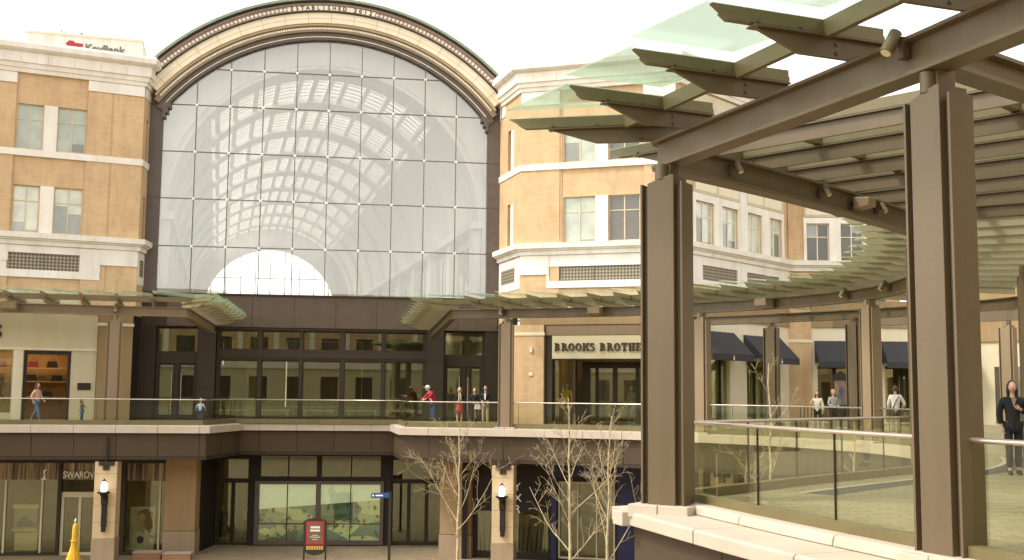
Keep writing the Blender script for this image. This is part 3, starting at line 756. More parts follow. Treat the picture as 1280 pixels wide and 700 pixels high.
q = MB(); q.box(R3F, 5.7, 6.35, 0, .05, 8.6, 13.5); q.build('window_post', WHITE, rw)
q = MB(); q.wall(R3F, (0, 10.7), (6.6, 7.97), [(2.2, 5.4, 6.85, 7.55), (6.3, 9.6, 6.85, 7.55)], -.078, .03); q.build('louvre_panel', WHITE, rw)
q = MB(); q.box(R3F, 2.2, 5.4, -.07, -.04, 6.85, 7.55); q.box(R3F, 6.3, 9.6, -.07, -.04, 6.85, 7.55); build_each(q, 'louvre', LOUV, rw)
w4 = [(.95, 2.15), (2.75, 3.95)]
mb = MB(); mb.wall(R4F, (0, 5.8), (3.6, 16.0), [(a, b, 8.4, 10.55) for a, b in w4], -.5, -.08); mb.build('wall', BRICK, rw)
q = MB(); q.wall(R4F, (.8, 5.8), (8.56, 10.86), [(a, b, 8.4, 10.55) for a, b in w4], -.079, .02); q.build('window_surround', WHITE, rw)
q = MB(); q.box(R4F, .85, 5.0, -.079, -.0, 10.9, 15.9); q.build('bay_wall', WF, rw)
q = MB()
for a, b in ((.95, 2.5), (2.7, 4.2)): q.box(R4F, a, b, 0, .02, 11.02, 13.0)
build_each(q, 'spandrel_panel', SHOPW2, rw)
for a, b in w4: window(R4F, rw, a, b, 8.42, 10.53, P_DARK, framem=SHOPW2, depth=-.22)
mb = MB(); mb.prism(ID, [tuple(P0 + Vector((0, 1))), tuple(RF(0.2, -.4, 0).xy), tuple(RF(7.3, -.4, 0).xy), tuple(R3F(10.7, -.6, 0).xy), tuple(R4F(5.7, -.6, 0).xy), (20.6, 70), (0, 70)], 16.9, 17.1, 'z'); mb.build('roof', CREAM, rw)
# upper shop front (menswear) below
mb = MB(); mb.wall(RF, (1.3, 7.5), (0, 4.65), [(1.6, 2.62, .1, 3.0), (2.62, 6.5, .02, 3.0), (1.6, 6.8, 3.1, 4.12)], -.5, -.02); mb.build('shop_front', DARK, rw)
mb = MB(); mb.box(RF, 1.6, 6.9, -.3, .0, 3.06, 4.14); mb.build('sign_board', SHOPW, rw)
mb = MB(); mb.box(RF, 0, 7.5, -.5, .05, 4.66, 5.0); mb.build('sign_lintel', PIER, rw)
mb = MB(); mb.box(RF, -.3, 1.22, -.4, .12, 0, 4.65); mb.build('pilaster', BRICK, rw)
mb = MB(); mb.box(RF, -.34, 1.26, -.41, .15, 4.15, 4.3); mb.build('pilaster_band', SHOPW2, rw)
mb = MB(); mb.box(RF, .55, .68, .12, .2, 3.35, 3.6); mb.box(RF, .5, .7, .12, .16, 2.25, 2.4); build_each(mb, 'wall_light', SHOPW2, rw)
q = MB(); q.box(RF, 1.62, 2.6, -.3, -.28, .12, 2.98); part_label(q.build('shop_window', G_STORE, rw), 'display window with the yellow mannequin')
q = MB(); q.box(RF, 2.62, 2.72, -.45, -.05, .02, 3.0); q.box(RF, 6.35, 6.5, -.45, -.05, .02, 3.0)
for a, b in ((2.72, 3.1), (3.35, 3.5), (4.2, 4.42), (5.3, 5.45)): q.box(RF, a, b, -1.5, -1.4, .02, 2.65)
q.box(RF, 2.72, 6.35, -1.52, -1.38, 2.65, 2.95); q.build('door_frame', DARK, rw)
q = MB(); q.box(RF, 3.1, 3.35, -1.46, -1.44, .02, 2.64); q.box(RF, 3.5, 4.2, -1.46, -1.44, .02, 2.64); q.box(RF, 4.42, 5.3, -1.46, -1.44, .02, 2.64); q.build('door', G_STORE, rw)
q = MB(); q.wall(RF, (1.4, 7.4), (0, 3.4), [], -5.4, -5.3); q.box(RF, 1.4, 7.4, -5.3, -.52, 3.3, 3.4); q.box(RF, 7.3, 7.4, -5.3, -.52, 0, 3.29); q.box(RF, 1.32, 1.4, -5.3, -.55, 0, 3.4); q.build('shop_interior', INTL, rw)
q = MB()
for a in (1.8, 3.4, 5.0): q.box(RF, a, a + 1.1, -5.25, -4.6, .1, 2.2); q.box(RF, a + .1, a + 1.0, -4.59, -4.5, 1.2, 1.5)
q.build('shelf', INTD, rw)
q = MB(); q.box(RF, 1.8, 6.4, -3.0, -2.85, 3.22, 3.26); q.build('strip_light', M_emit('menswear_strip', (1, .72, .42), 2.5), rw)
mb = MB(); mb.box(RF, 1.28, 7.4, -.019, .012, 4.16, 4.645); mb.build('sign_fascia', STEEL_FAR, rw)
# slab-serif sign lettering, drawn stroke by stroke
def slab_word(word, fr, u, v, z, h, mat, name, label):
    t_ = thing(name, label, 'sign', tuple(fr(u, v, z))); x = u; T = h * .22; t = h * .12; zc = z
    m = None
    def rect(a, b, c, d): m.box(fr, a, b, v, v + .06, c, d)
    def arc(cx, cz, rx, rz, a0, a1, wx, wz, n=10):
        P = [(cx + math.cos(a) * rx, cz + math.sin(a) * rz) for a in [a0 + (a1 - a0) * i / n for i in range(n + 1)]]
        Q = [(cx + math.cos(a) * (rx - wx), cz + math.sin(a) * (rz - wz)) for a in [a0 + (a1 - a0) * i / n for i in range(n + 1)]]
        for i in range(n): m.prism(fr, [P[i], P[i + 1], Q[i + 1], Q[i]], v, v + .06, 'v')
    for ch in word:
        W = h * .80; m = MB()
        if ch == ' ': x += h * .42; continue
        if ch in 'BRKHE':
            s = x + t * .7; rect(s, s + T, z, z + h); rect(x, s + T + t * .5, z, z + t); rect(x, s + T + t * .5, z + h - t, z + h)
        if ch in 'BR':
            arc(s + T, z + h * .75, h * .33, h * .25, -PI / 2, PI / 2, T * .8, t)
        if ch == 'B': arc(s + T, z + h * .26, h * .38, h * .26, -PI / 2, PI / 2, T * .8, t)
        if ch == 'R': m.prism(fr, [(s + T, z + h * .5), (s + T + T, z + h * .5), (x + W + t, z + t), (x + W + t, z), (x + W - T, z)], v, v + .06, 'v')
        if ch == 'K':
            m.prism(fr, [(s + T, z + h * .38), (s + T, z + h * .55), (x + W - T, z + h - t), (x + W, z + h - t)], v, v + .06, 'v')
            m.prism(fr, [(s + T * 1.3, z + h * .6), (s + T * 2.2, z + h * .65), (x + W + t, z + t), (x + W - T, z + t)], v, v + .06, 'v')
            rect(x + W - T * 1.3, x + W + t, z + h - t, z + h); rect(x + W - T * 1.3, x + W + t * 1.3, z, z + t)
        if ch == 'H':
            r = x + W - T - t * .4; rect(r, r + T, z, z + h); rect(r - t * .7, r + T + t * .7, z, z + t); rect(r - t * .7, r + T + t * .7, z + h - t, z + h); rect(s + T, r, z + h * .45, z + h * .45 + t)
        if ch == 'E':
            rect(s + T, x + W * .85, z, z + t); rect(s + T, x + W * .85, z + h - t, z + h); rect(s + T, x + W * .65, z + h * .45, z + h * .45 + t)
            rect(x + W * .85 - t, x + W * .85, z + t, z + h * .3); rect(x + W * .85 - t, x + W * .85, z + h * .7, z + h - t)
        if ch == 'T':
            c = x + W / 2; rect(c - T / 2, c + T / 2, z, z + h); rect(x, x + W, z + h - t, z + h); rect(x, x + t, z + h * .7, z + h - t); rect(x + W - t, x + W, z + h * .7, z + h - t); rect(c - T, c + T, z, z + t)
        if ch == 'O': arc(x + W / 2, z + h / 2, W / 2, h / 2, 0, 2 * PI, T, t, 20)
        if ch == 'S':
            arc(x + W * .45, z + h * .73, W * .38, h * .27, R(20), R(270), T * .8, t, 12); arc(x + W * .45, z + h * .27, W * .40, h * .27, R(-160), R(90), T * .8, t, 12)
        x += W + h * .115; m.build('letter', mat, t_)
    return t_
slab_word('BROOKS BROTHERS', RF, 1.72, .0, 3.42, .37, LETTER, 'shop_sign', 'BROOKS BROTHERS in dark slab-serif letters on a beige board')

# ------------------------------------------------------------------ CENTRE: glazed hall
CF = Fr(-9.3, 55, 8.5)
ar = (-.255, .967)
GF = Fr(-9.3, 55, 0, tuple(CF.d.xy), ar)      # gallery frame: v = along the gallery (away)
hall = thing('glazed_hall', 'tall arched glass hall with a cream stone arch between the two brick wings', 'building', (-9.3, 55, -6))
CZ, RI = 9.0, 10.14
def arc_pts(r, a0, a1, n): return [(r * math.sin(a0 + (a1 - a0) * i / n), CZ + r * math.cos(a0 + (a1 - a0) * i / n)) for i in range(n + 1)]
def ring(name, r0, r1, v0, v1, mat, amax=50, par=hall, fr=CF, n=60):
    a = arc_pts(r0, -R(amax), R(amax), n); b = arc_pts(r1, -R(amax), R(amax), n); mb = MB()
    vs = [fr(p[0], v0, p[1]) for p in a] + [fr(p[0], v0, p[1]) for p in b] + [fr(p[0], v1, p[1]) for p in a] + [fr(p[0], v1, p[1]) for p in b]; k = n + 1
    fs = []
    for i in range(n): fs += [(i, i + 1, k + i + 1, k + i), (2 * k + i, 3 * k + i, 3 * k + i + 1, 2 * k + i + 1), (i, 2 * k + i, 2 * k + i + 1, i + 1), (k + i, k + i + 1, 3 * k + i + 1, 3 * k + i)]
    fs += [(0, k, 3 * k, 2 * k), (n, 2 * k + n, 3 * k + n, k + n)]
    mb.add(vs, fs); return mb.build(name, mat, par)
ring('arch_inner_frame', RI - .02, RI + .34, -.5, .25, FRAME_BR, 53)
ring('arch_trim', RI + .10, RI + .13, .25, .29, DOTW, 52)
ring('arch_moulding', RI + .345, RI + .62, -.5, .40, STEEL_FAR, 52)
ring('arch_moulding', RI + .625, RI + .72, -.5, .52, FASC_IN, 51)
ring('arch_stone', RI + .725, RI + 1.26, -.5, .62, CREAM, 50)
ring('arch_trim', RI + .95, RI + .965, .62, .63, FASC_IN, 50)
ring('arch_moulding', RI + 1.265, RI + 1.32, -.5, .72, DARK, 49)
ring('arch_lettered_band', RI + 1.325, RI + 1.62, -.5, .66, MAUVE, 48.5)
ring('arch_moulding', RI + 1.625, RI + 1.72, -.5, .74, MAUVE, 48)
ring('arch_moulding', RI + 1.725, RI + 1.80, -.6, .84, DARK, 48)
ring('arch_gutter', RI + 1.805, RI + 1.93, -.8, .93, GREEN_EDGE, 48)
mb = MB()
def arcbox(mb, r, ang, hw, hr, v0, v1, diamond=False):
    s, c = math.sin(ang), math.cos(ang)
    def P(a, b): return (s * (r + b) + c * a, CZ + c * (r + b) - s * a)
    pts = [P(-hw, 0), P(0, -hr), P(hw, 0), P(0, hr)] if diamond else [P(-hw, -hr), P(hw, -hr), P(hw, hr), P(-hw, hr)]
    mb.prism(CF, pts, v0, v1, 'v')
n = 150
for i in range(-n // 2, n // 2 + 1): arcbox(mb, RI + .50, R(50) * i / (n / 2), .045, .045, .40, .43)
for i in range(-46, 47):
    a = R(47.5) * i / 46
    if abs(a) > R(11.3): arcbox(mb, RI + 1.47, a, .085, .085, .66, .69, True)
mb.build('arch_beads', DOTW, hall)['kind'] = 'stuff'
mb = MB(); q = MB()
a0, a1 = -R(10.8), R(10.8)
for i in range(24):
    x0 = a0 + (a1 - a0) * i / 24; x1 = a0 + (a1 - a0) * (i + 1) / 24
    pa = [((RI + 1.37) * math.sin(x0), CZ + (RI + 1.37) * math.cos(x0)), ((RI + 1.37) * math.sin(x1), CZ + (RI + 1.37) * math.cos(x1)), ((RI + 1.59) * math.sin(x1), CZ + (RI + 1.59) * math.cos(x1)), ((RI + 1.59) * math.sin(x0), CZ + (RI + 1.59) * math.cos(x0))]
    mb.prism(CF, pa, .66, .68, 'v')
mb.build('inscription_panel', DOTW, hall)
mbj = MB()
for k in range(-8, 9):
    arcbox(mbj, RI + .99, R(5.9) * k, .012, .26, .61, .628)
build_each(mbj, 'stone_joint', FASC_IN, hall)
word = 'ESTABLISHED 2012'
for i, ch in enumerate(word):
    if ch == ' ': continue
    a = -R(9.7) + R(19.4) * i / (len(word) - 1); r = RI + 1.385
    X = CF.d * math.cos(a) - Vector((0, 0, 1)) * math.sin(a); Yv = CF.d * math.sin(a) + Vector((0, 0, 1)) * math.cos(a)
    cu = bpy.data.curves.new('letter', 'FONT'); cu.body = ch; cu.size = .27; cu.extrude = .01; cu.align_x = 'CENTER'; cu.offset = .006
    o = bpy.data.objects.new('letter', cu); C.objects.link(o); bpy.context.view_layer.update()
    me = bpy.data.meshes.new_from_object(o.evaluated_get(bpy.context.evaluated_depsgraph_get())); bpy.data.objects.remove(o)
    org = CF(r * math.sin(a), .69, CZ + r * math.cos(a)) - hall.location
    for vt in me.vertices: vt.co = org + X * vt.co.x + Yv * vt.co.y + CF.v * vt.co.z
    me.materials.clear(); me.materials.append(LETTER); ob = bpy.data.objects.new('letter', me); C.objects.link(ob); ob.parent = hall
# side frames
for s in (-1, 1):
    m = MB(); a, b = sorted((s * 8.07, s * 8.75))
    for i in range(5): m.box(CF, a, b, -.45, .1, 6.2 + i * 2.3 + (0 if i == 0 else .012), min(6.2 + (i + 1) * 2.3, 15.35 if i >= 3 else 99) - .012) if 6.2 + i * 2.3 < 15.3 else None
    m.box(CF, a + .02, b - .02, -.46, .08, 4.6, 15.3); m.box(CF, a + .03, b - .03, -.45, -.05, 15.3, 16.9); m.build('side_frame', FRAME_BR, hall)
    m = MB()
    for k in range(3): x = s * (8.07 - .12 * k); aa, bb_ = sorted((x, x - s * .12)); m.box(CF, aa, bb_, -.3, .3, 14.75 - .0 + .25 * k, 15.5)
    m.build('corbel', FRAME_BR, hall)
m = MB()
for i in range(8):
    x0 = -6.9 + i * 2.02 - .6; m.box(CF, x0 + .008, x0 + 2.012, -.1, .18, 4.52, 6.05)
m.build('spandrel_band', M_plain('brown_panel_mauve', (.092, .064, .040), .7), hall)
m = MB(); m.box(CF, -8.7, 8.7, -.2, .14, 4.5, 6.1); m.box(CF, -8.6, 8.6, -.1, .24, 6.06, 6.14); m.build('spandrel_backing', DARK, hall)
# glass wall
uw = 8.06
rim = [(-uw, 6.14)] + [(uw, 6.14)] + [p for p in reversed(arc_pts(RI - .01, -R(52.5), R(52.5), 40)) if abs(p[0]) < uw + .02]
m = MB(); m.prism(CF, rim, -.02, .0, 'v'); m.build('glass_wall', G_ARCH, hall)
m = MB(); nd = MB()
def ztop(u): return CZ + math.sqrt(max(0, RI * RI - u * u)) + .02
def umax(z): return uw if z < CZ + math.sqrt(RI * RI - uw * uw) else math.sqrt(max(0, RI * RI - (z - CZ) ** 2)) + .02
zs = [8.44, 10.8, 13.14, 15.5, 17.36]
for i in range(-4, 5):
    u = i * 1.615 - .02; m.box(CF, u - .022, u + .022, -.1, .035, 6.14, ztop(u))
for z in zs: x = umax(z); m.box(CF, -x, x, -.08, .03, z - .022, z + .022)
m.build('mullion_grid', MULL, hall)
for z in zs:
    for i in range(-4, 5):
        u = i * 1.615 - .02
        if abs(u) < umax(z) - .2: nd.box(CF, u - .06, u + .06, .036, .06, z - .06, z + .06)
build_each(nd, 'glazing_clamp', NODE, hall)
# gallery interior
VR = 8.0; VC = 10.1
def vp(r, a): return (r * math.sin(a), VC + r * math.cos(a))
LG = 62
def shell(name, a0, a1, r0, r1, w0, w1, mat, n=10):
    m = MB(); A = [vp(r0, a0 + (a1 - a0) * i / n) for i in range(n + 1)] + [vp(r1, a1 - (a1 - a0) * i / n) for i in range(n + 1)]
    m.prism(GF, A, w0, w1, 'v'); return m.build(name, mat, hall)
for s in (-1, 1):
    a0, a1 = sorted((s * R(46), s * R(90))); shell('vault_flank', a0, a1, VR + .1, VR + .3, .6, LG, INTW)
for k in range(9):
    shell('vault_rib', -R(90), R(90), VR - .2, VR + .2, .8 + k * 7.0, 1.5 + k * 7.0, INTW, 36)
    shell('vault_rib', -R(46), R(46), VR - .02, VR + .2, 1.52 + k * 7.0, 3.6 + k * 7.0, INTW, 24)
    for j in range(5):
        if 4.4 + k * 7 + j * .72 < LG: shell('glazing_bar', -R(46), R(46), VR + .08, VR + .2, 4.3 + k * 7.0 + j * .72, 4.5 + k * 7.0 + j * .72, INTW, 20)
for j in (-5, -4, -3, -2, -1, 1, 2, 3, 4, 5):
    a = R(8.6) * j; x, z = vp(VR + .05, a); m = MB(); m.box(GF, x - .13, x + .13, .8, LG, z - .12, z + .08); m.build('purlin', INTW, hall)
for s in (-1, 1):
    x, z = vp(VR + .1, s * R(3)); m = MB(); m.box(GF, x - .14, x + .14, .7, LG, z - .2, z + .1); m.build('ridge_beam', INTW, hall)
m = MB(); rimT = [(-9.2, 5.6)] + [(-9.2, 15.5)] + [p for p in arc_pts(RI + .3, -R(54), R(54), 40) if abs(p[0]) < 9.2] + [(9.2, 15.5), (9.2, 5.6)]
inn = [(8.0, 5.6)] + [vp(VR, PI / 2 - PI * i / 40) for i in range(41)] + [(-8.0, 5.6)]
m.prism(GF, rimT + inn, .75, .95, 'v'); m.build('gallery_front_wall', INTW, hall)
shell('vault_glass', -R(46), R(46), VR + .24, VR + .25, .7, LG, M_glass('vault_glass', (.97, .98, .98), .03, .3), 20)
for s in (-1, 1):
    a, b = sorted((s * 8.0, s * 8.35)); m = MB(); m.box(GF, a, b, .5, LG, -.0, VC + .3); m.build('gallery_wall', INTW, hall)
    m = MB(); m2 = MB()
    for k in range(11):
        a, b = sorted((s * 7.99, s * 7.6)); m.box(GF, a, b, .95 + k * 6.0, 1.9 + k * 6.0, 5.9, VC + .2)
        for kk in range(2): a2, b2 = sorted((s * 7.99, s * 7.9)); m2.box(GF, a2, b2, 2.6 + k * 6 + kk * 2.1, 4.2 + k * 6 + kk * 2.1, 6.9, 9.2) if k < 10 else None
    build_each(m, 'gallery_pilaster', INTW, hall); build_each(m2, 'gallery_window', P_GREEN, hall)
    a, b = sorted((s * 8.0, s * 7.4)); m = MB(); m.box(GF, a, b, .6, LG, 9.85, 10.2); m.build('gallery_cornice', INTW, hall)
m = MB(); m.box(GF, -8.3, 8.3, .3, LG, 5.45, 5.6); m.build('gallery_floor', INTW, hall)
# end wall with arched window
er = 7.2; ez = 9.2
def epts(r, n=30): return [(r * math.cos(PI * i / n), ez + r * math.sin(PI * i / n)) for i in range(n + 1)]
m = MB(); outer = [(8.3, 5.6), (8.3, 18.4), (-8.3, 18.4), (-8.3, 5.6)]
inner = [(-er, 5.6)] + list(reversed(epts(er))) + [(er, 5.6)]
m.prism(GF, outer + inner, LG, LG + .6, 'v'); m.build('gallery_end_wall', INTW, hall)
m = MB(); P_ = epts(er - .5); Q_ = epts(er + .35)
for i in range(30): m.prism(GF, [P_[i], P_[i + 1], Q_[i + 1], Q_[i]], LG - .4, LG - .02, 'v')
m.build('end_arch_trim', INTW, hall)
m = MB()
for i in range(-4, 5):
    u = i * 1.5; m.box(GF, u - .05, u + .05, LG + .2, LG + .3, 5.6, ez + math.sqrt(er * er - u * u))
for z in (8.0, 10.5, 13.0): x = er if z < ez else math.sqrt(er * er - (z - ez) ** 2); m.box(GF, -x, x, LG + .2, LG + .3, z - .05, z + .05)
m.build('end_mullion_grid', MULL, hall)
# second hall beyond the end window
fh = thing('distant_hall', 'pale curved roof of a second hall seen through the far end of the gallery', 'building', tuple(GF(-3, LG + 30, -6)))
m = MB(); n = 24
for r0, r1, v0 in ((9.0, 9.8, 0), (8.2, 8.6, .3)):
    P_ = [(-7 + r0 * math.cos(PI * i / n), 4.5 + r0 * math.sin(PI * i / n)) for i in range(n + 1)]; Q_ = [(-7 + r1 * math.cos(PI * i / n), 4.5 + r1 * math.sin(PI * i / n)) for i in range(n + 1)]
    for i in range(n): m.prism(GF, [P_[i], P_[i + 1], Q_[i + 1], Q_[i]], LG + 30 + v0, LG + 44, 'v')
m.build('roof_arch', INTW, fh)
m = MB(); m.box(GF, 0, 16, LG + 32, LG + 40, -6, 9.6); m.build('wall', WHITE, fh)
# --- upper doors and windows of the hall
def bay_frame(par, fr, u0, u1, z0, z1, v0, v1, t, mat, name='frame'):
    m = MB(); m.box(fr, u0, u0 + t, v0, v1, z0, z1); m.box(fr, u1 - t, u1, v0, v1, z0, z1); m.box(fr, u0 + t, u1 - t, v0, v1, z0, z0 + t); m.box(fr, u0 + t, u1 - t, v0, v1, z1 - t, z1); return m.build(name, mat, par)
panes = [(-4.98, -3.10), (-2.98, -1.10), (-1.0, .90), (1.03, 2.93), (3.03, 5.0)]
m = MB(); m.wall(CF, (-5.1, 5.12), (0, 4.5), [(a + .02, b - .02, 3.42, 4.36) for a, b in panes] + [(a + .02, b - .02, .1, 2.92) for a, b in panes], -.2, .06); m.build('window_wall', DARK, hall)
m = MB(); m.box(CF, -5.1, 5.12, .062, .10, 3.05, 3.28); m.box(CF, -5.1, 5.12, .062, .12, 4.40, 4.49); m.build('transom', DARK, hall)
for a, b in panes:
    for z0, z1 in ((3.42, 4.36), (.1, 2.92)):
        q = MB(); q.box(CF, a + .02, b - .02, -.12, -.1, z0, z1); q.build('glass_pane', G_STORE, hall)
        bay_frame(hall, CF, a + .02, b - .02, z0, z1, -.14, -.05, .05, DARK, 'pane_frame')
for s in (-1, 1):
    a, b = sorted((s * 5.13, s * 5.95)); m = MB()
    for i in range(3): m.box(CF, a, b, -.4, .3, i * 1.5 + .005, i * 1.5 + 1.495)
    m.build('pilaster', DARK, hall)
    # door bays
    u0, u1 = (-7.95, -5.97) if s < 0 else (6.0, 8.0)
    m = MB(); m.wall(CF, (u0, u1), (0, 4.6), [(u0 + .06, u1 - .06, 3.3, 4.42), (u0 + .1, (u0 + u1) / 2 - .08, .1, 2.72), ((u0 + u1) / 2 + .08, u1 - .1, .1, 2.72)], -.3, -.05); m.build('door_surround', DARK, hall)
    q = MB(); q.box(CF, u0 + .06, u1 - .06, -.2, -.18, 3.3, 4.42); q.build('glass_pane', G_STORE, hall)
    for a, b in ((u0 + .1, (u0 + u1) / 2 - .08), ((u0 + u1) / 2 + .08, u1 - .1)):
        d_ = bay_frame(hall, CF, a, b, .1, 2.72, -.22, -.12, .09, DARK, 'door')
        q = MB(); q.box(CF, a + .09, b - .09, -.18, -.16, .19, 2.63); q.build('door_glass', G_STORE, d_)
        q = MB(); h_ = b - .14 if a == u0 + .1 else a + .14; q.tube([CF(h_, -.06, .5), CF(h_, -.06, 2.2)], .02, 8); q.build('handle', ALU, d_)
    a, b = (-8.75, -7.97) if s < 0 else (8.02, 8.75)
    m = MB(); m.box(CF, a, b, -.4, .12, 0, 4.58); m.build('pilaster', DARK, hall)
# dark returns between wings and hall at upper level
for (x0, y0, x1, y1) in ((-17.9, 52.7, -17.95, 54.1), (-.62, 56.2, .1, 53.3)):
    f = Fr(x0, y0, 0, tuple(Vector((x1 - x0, y1 - y0)).normalized()), tuple(rh(Vector((x1 - x0, y1 - y0)).normalized()))); L_ = math.hypot(x1 - x0, y1 - y0)
    m = MB(); m.box(f, 0, L_, -.2, .0, 0, 5.0); build_each(m, 'return_wall', DARKER, hall)
# entrance hall interior (upper level): bright far windows, floor tables
m = MB(); m.wall(CF, (-8.6, 8.6), (0, 5.3), [(-6.5, -4.4, 3.0, 4.6), (-2.6, 2.2, .4, 4.6), (4.4, 7, .6, 2.8)], -16.2, -16.0); m.box(CF, -8.6, 8.6, -16, -.45, 5.0, 5.2); m.box(CF, -8.7, -8.6, -16, -.45, 0, 5.2); m.box(CF, 8.6, 8.7, -16, -.45, 0, 5.2); m.build('lobby_wall', INTD, hall)
m = MB(); m.box(CF, -6.5, -4.4, -17, -16.6, 3.0, 4.6); m.box(CF, -2.6, 2.2, -18, -17.6, .4, 4.6); m.build('lobby_daylit_wall', BRICK_RED, hall)
m = MB()
for u in (-3.9, 3.7): m.tube([CF(u, -6, 0), CF(u, -6, 5)], .25, 16)
build_each(m, 'lobby_column', SHOPW, hall)
m = MB()
for u in (-6, -2, 2, 6): m.box(CF, u - .5, u + .5, -9, -8.6, 4.93, 4.98)
build_each(m, 'lobby_light', M_emit('lobby_light', (1, .85, .6), 3), hall)
# benches / counters inside lobby
m = MB()
for u in (-4.4, -2.4, -.2, 2.0, 3.9): m.box(CF, u - .8, u + .8, -1.6, -1.1, .42, .5); m.box(CF, u - .7, u - .62, -1.55, -1.15, 0, .42); m.box(CF, u + .62, u + .7, -1.55, -1.15, 0, .42)
build_each(m, 'lobby_bench', INTL, hall)

# ------------------------------------------------------------------ LOWER LEVEL
low = thing('lower_shop_front', 'ground level crystal shop with bead curtain signs and pale framed doors', 'shop front', (-19, 51, -6))
SF = Fr(-15, 51.3, 5)
m = MB(); m.wall(SF, (-16, -.62), (-6, -1.56), [(-15.5, -5.42, -5.9, -1.9), (-5.28, -3.6, -6, -1.9), (-2.45, -.66, -5.85, -1.9)], -.4, -.02); m.build('wall', DARK, low)
m = MB(); m.box(SF, -15.5, -3.5, -.2, -.16, -2.65, -1.9); m.box(SF, -2.45, -.66, -.2, -.16, -2.68, -1.9); m.build('bead_curtain', CURT, low)
m = MB(); m.box(SF, -15.5, -5.45, -.3, -.28, -5.9, -2.66); m.box(SF, -2.45, -.66, -.3, -.28, -5.85, -2.7); m.build('shop_window', G_STORE, low)
m = MB()
for u in (-7.75, -6.15): m.box(SF, u - .03, u + .05, -.28, -.2, -5.9, -2.66)
m.box(SF, -.98, -.9, -.27, -.2, -5.85, -2.7); build_each(m, 'mullion', SHOPW, low)
dr = bay_frame(low, SF, -5.26, -3.62, -6.0, -3.3, -.25, -.12, .13, SHOPW, 'door')
m = MB(); m.box(SF, -4.5, -4.38, -.25, -.12, -5.87, -3.43); m.box(SF, -5.26, -3.62, -.24, -.14, -3.3, -3.2); m.build('stile', SHOPW, dr)
m = MB(); m.box(SF, -5.14, -3.75, -.2, -.18, -5.87, -3.43); m.build('door_glass', G_STORE, dr)
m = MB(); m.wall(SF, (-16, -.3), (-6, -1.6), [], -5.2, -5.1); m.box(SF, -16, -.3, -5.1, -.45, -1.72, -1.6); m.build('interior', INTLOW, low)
m = MB()
for u in (-14, -9, -4.6, -1.6): m.box(SF, u - .3, u + .3, -3, -2.6, -1.78, -1.73)
build_each(m, 'ceiling_light', M_emit('crystal_light', (1, .85, .55), 4), low)
m = MB()
for u, z in ((-6.95, -5.9), (-12, -5.9), (-9.5, -5.9)):
    m.box(SF, u - .5, u + .5, -1.3, -.8, z + .02, z + 1.2)
build_each(m, 'display_case', SHOPW2, low)
# posters (flat prints in the windows)
ps = thing('window_poster', 'small framed landscape print in the crystal shop window', 'poster', tuple(SF(-6.95, -.6, -4.95)))
m = MB(); m.box(SF, -7.45, -6.42, -.62, -.58, -4.95, -3.95); m.build('board', M_plain('poster_grey', (.35, .34, .36), .6), ps)
m = MB(); m.box(SF, -7.5, -6.38, -.57, -.55, -3.98, -3.8); m.box(SF, -7.5, -6.38, -.57, -.55, -4.98, -4.9); m.build('border', SHOPW2, ps)
m = MB(); m.prism(SF, [(-7.3, -4.6), (-7.0, -4.3), (-6.8, -4.45), (-6.5, -4.65), (-6.5, -4.8), (-7.3, -4.8)], -.578, -.56, 'v'); m.build('figure', M_plain('poster_dk', (.16, .15, .16), .6), ps)
ps = thing('window_poster', 'tall portrait print of a woman in white with a dark blue stone in her hands', 'poster', tuple(SF(-1.8, -.6, -5.8)))
def disc(cx, cz, rx, rz, n=20, a=0): return [(cx + math.cos(2 * PI * i / n) * rx * math.cos(a) - math.sin(2 * PI * i / n) * rz * math.sin(a), cz + math.cos(2 * PI * i / n) * rx * math.sin(a) + math.sin(2 * PI * i / n) * rz * math.cos(a)) for i in range(n)]
m = MB(); m.box(SF, -2.32, -1.2, -.64, -.60, -5.85, -3.9); m.build('board', M_plain('poster_pale', (.62, .60, .57), .6), ps)
m = MB(); m.prism(SF, disc(-1.58, -4.6, .28, .62, a=.1), -.599, -.594, 'v'); m.prism(SF, disc(-1.66, -4.28, .36, .24), -.599, -.594, 'v'); m.build('hair', M_plain('poster_hair', (.15, .11, .08), .6), ps)
m = MB(); m.prism(SF, disc(-1.84, -4.42, .19, .26, a=-.3), -.593, -.588, 'v'); m.prism(SF, [(-1.9, -4.65), (-1.68, -4.65), (-1.6, -5.0), (-2.0, -5.0)], -.593, -.588, 'v'); m.build('face', M_plain('poster_skin', (.58, .42, .34), .6), ps)
m = MB(); m.prism(SF, [(-2.25, -5.85), (-2.2, -5.3), (-1.95, -4.95), (-1.75, -5.15), (-1.6, -4.9), (-1.3, -5.2), (-1.22, -5.85)], -.587, -.582, 'v'); m.build('dress', M_plain('poster_white', (.75, .73, .72), .6), ps)
m = MB(); m.prism(SF, [(-1.99, -5.3), (-1.8, -5.2), (-1.66, -5.32), (-1.7, -5.52), (-1.92, -5.55)], -.581, -.57, 'v'); m.build('stone', M_plain('poster_blue', (.04, .05, .2), .4), ps)
tag(text('shop_sign', 'SWAROVSKI', SF, -5.22, -.06, -2.56, .42, LETTERW, None, off=.004, xs=.78), 'SWAROVSKI in white capitals over the bead curtain, partly behind the lamp column', 'sign')
m = MB()
sw = [(0, 0), (.06, -.02), (.16, .0), (.24, .03), (.15, .08), (.17, .15), (.13, .26), (.17, .33), (.23, .34), (.16, .38), (.09, .34), (.08, .26), (.12, .15), (.07, .06)]
m.prism(SF, [(-6.2 + x * 1.2, -2.65 + z * 1.25) for x, z in sw], -.1, -.07, 'v'); tag(m.build('bird_emblem', LETTERW), 'small white long-necked bird emblem left of the crystal shop name', 'emblem')

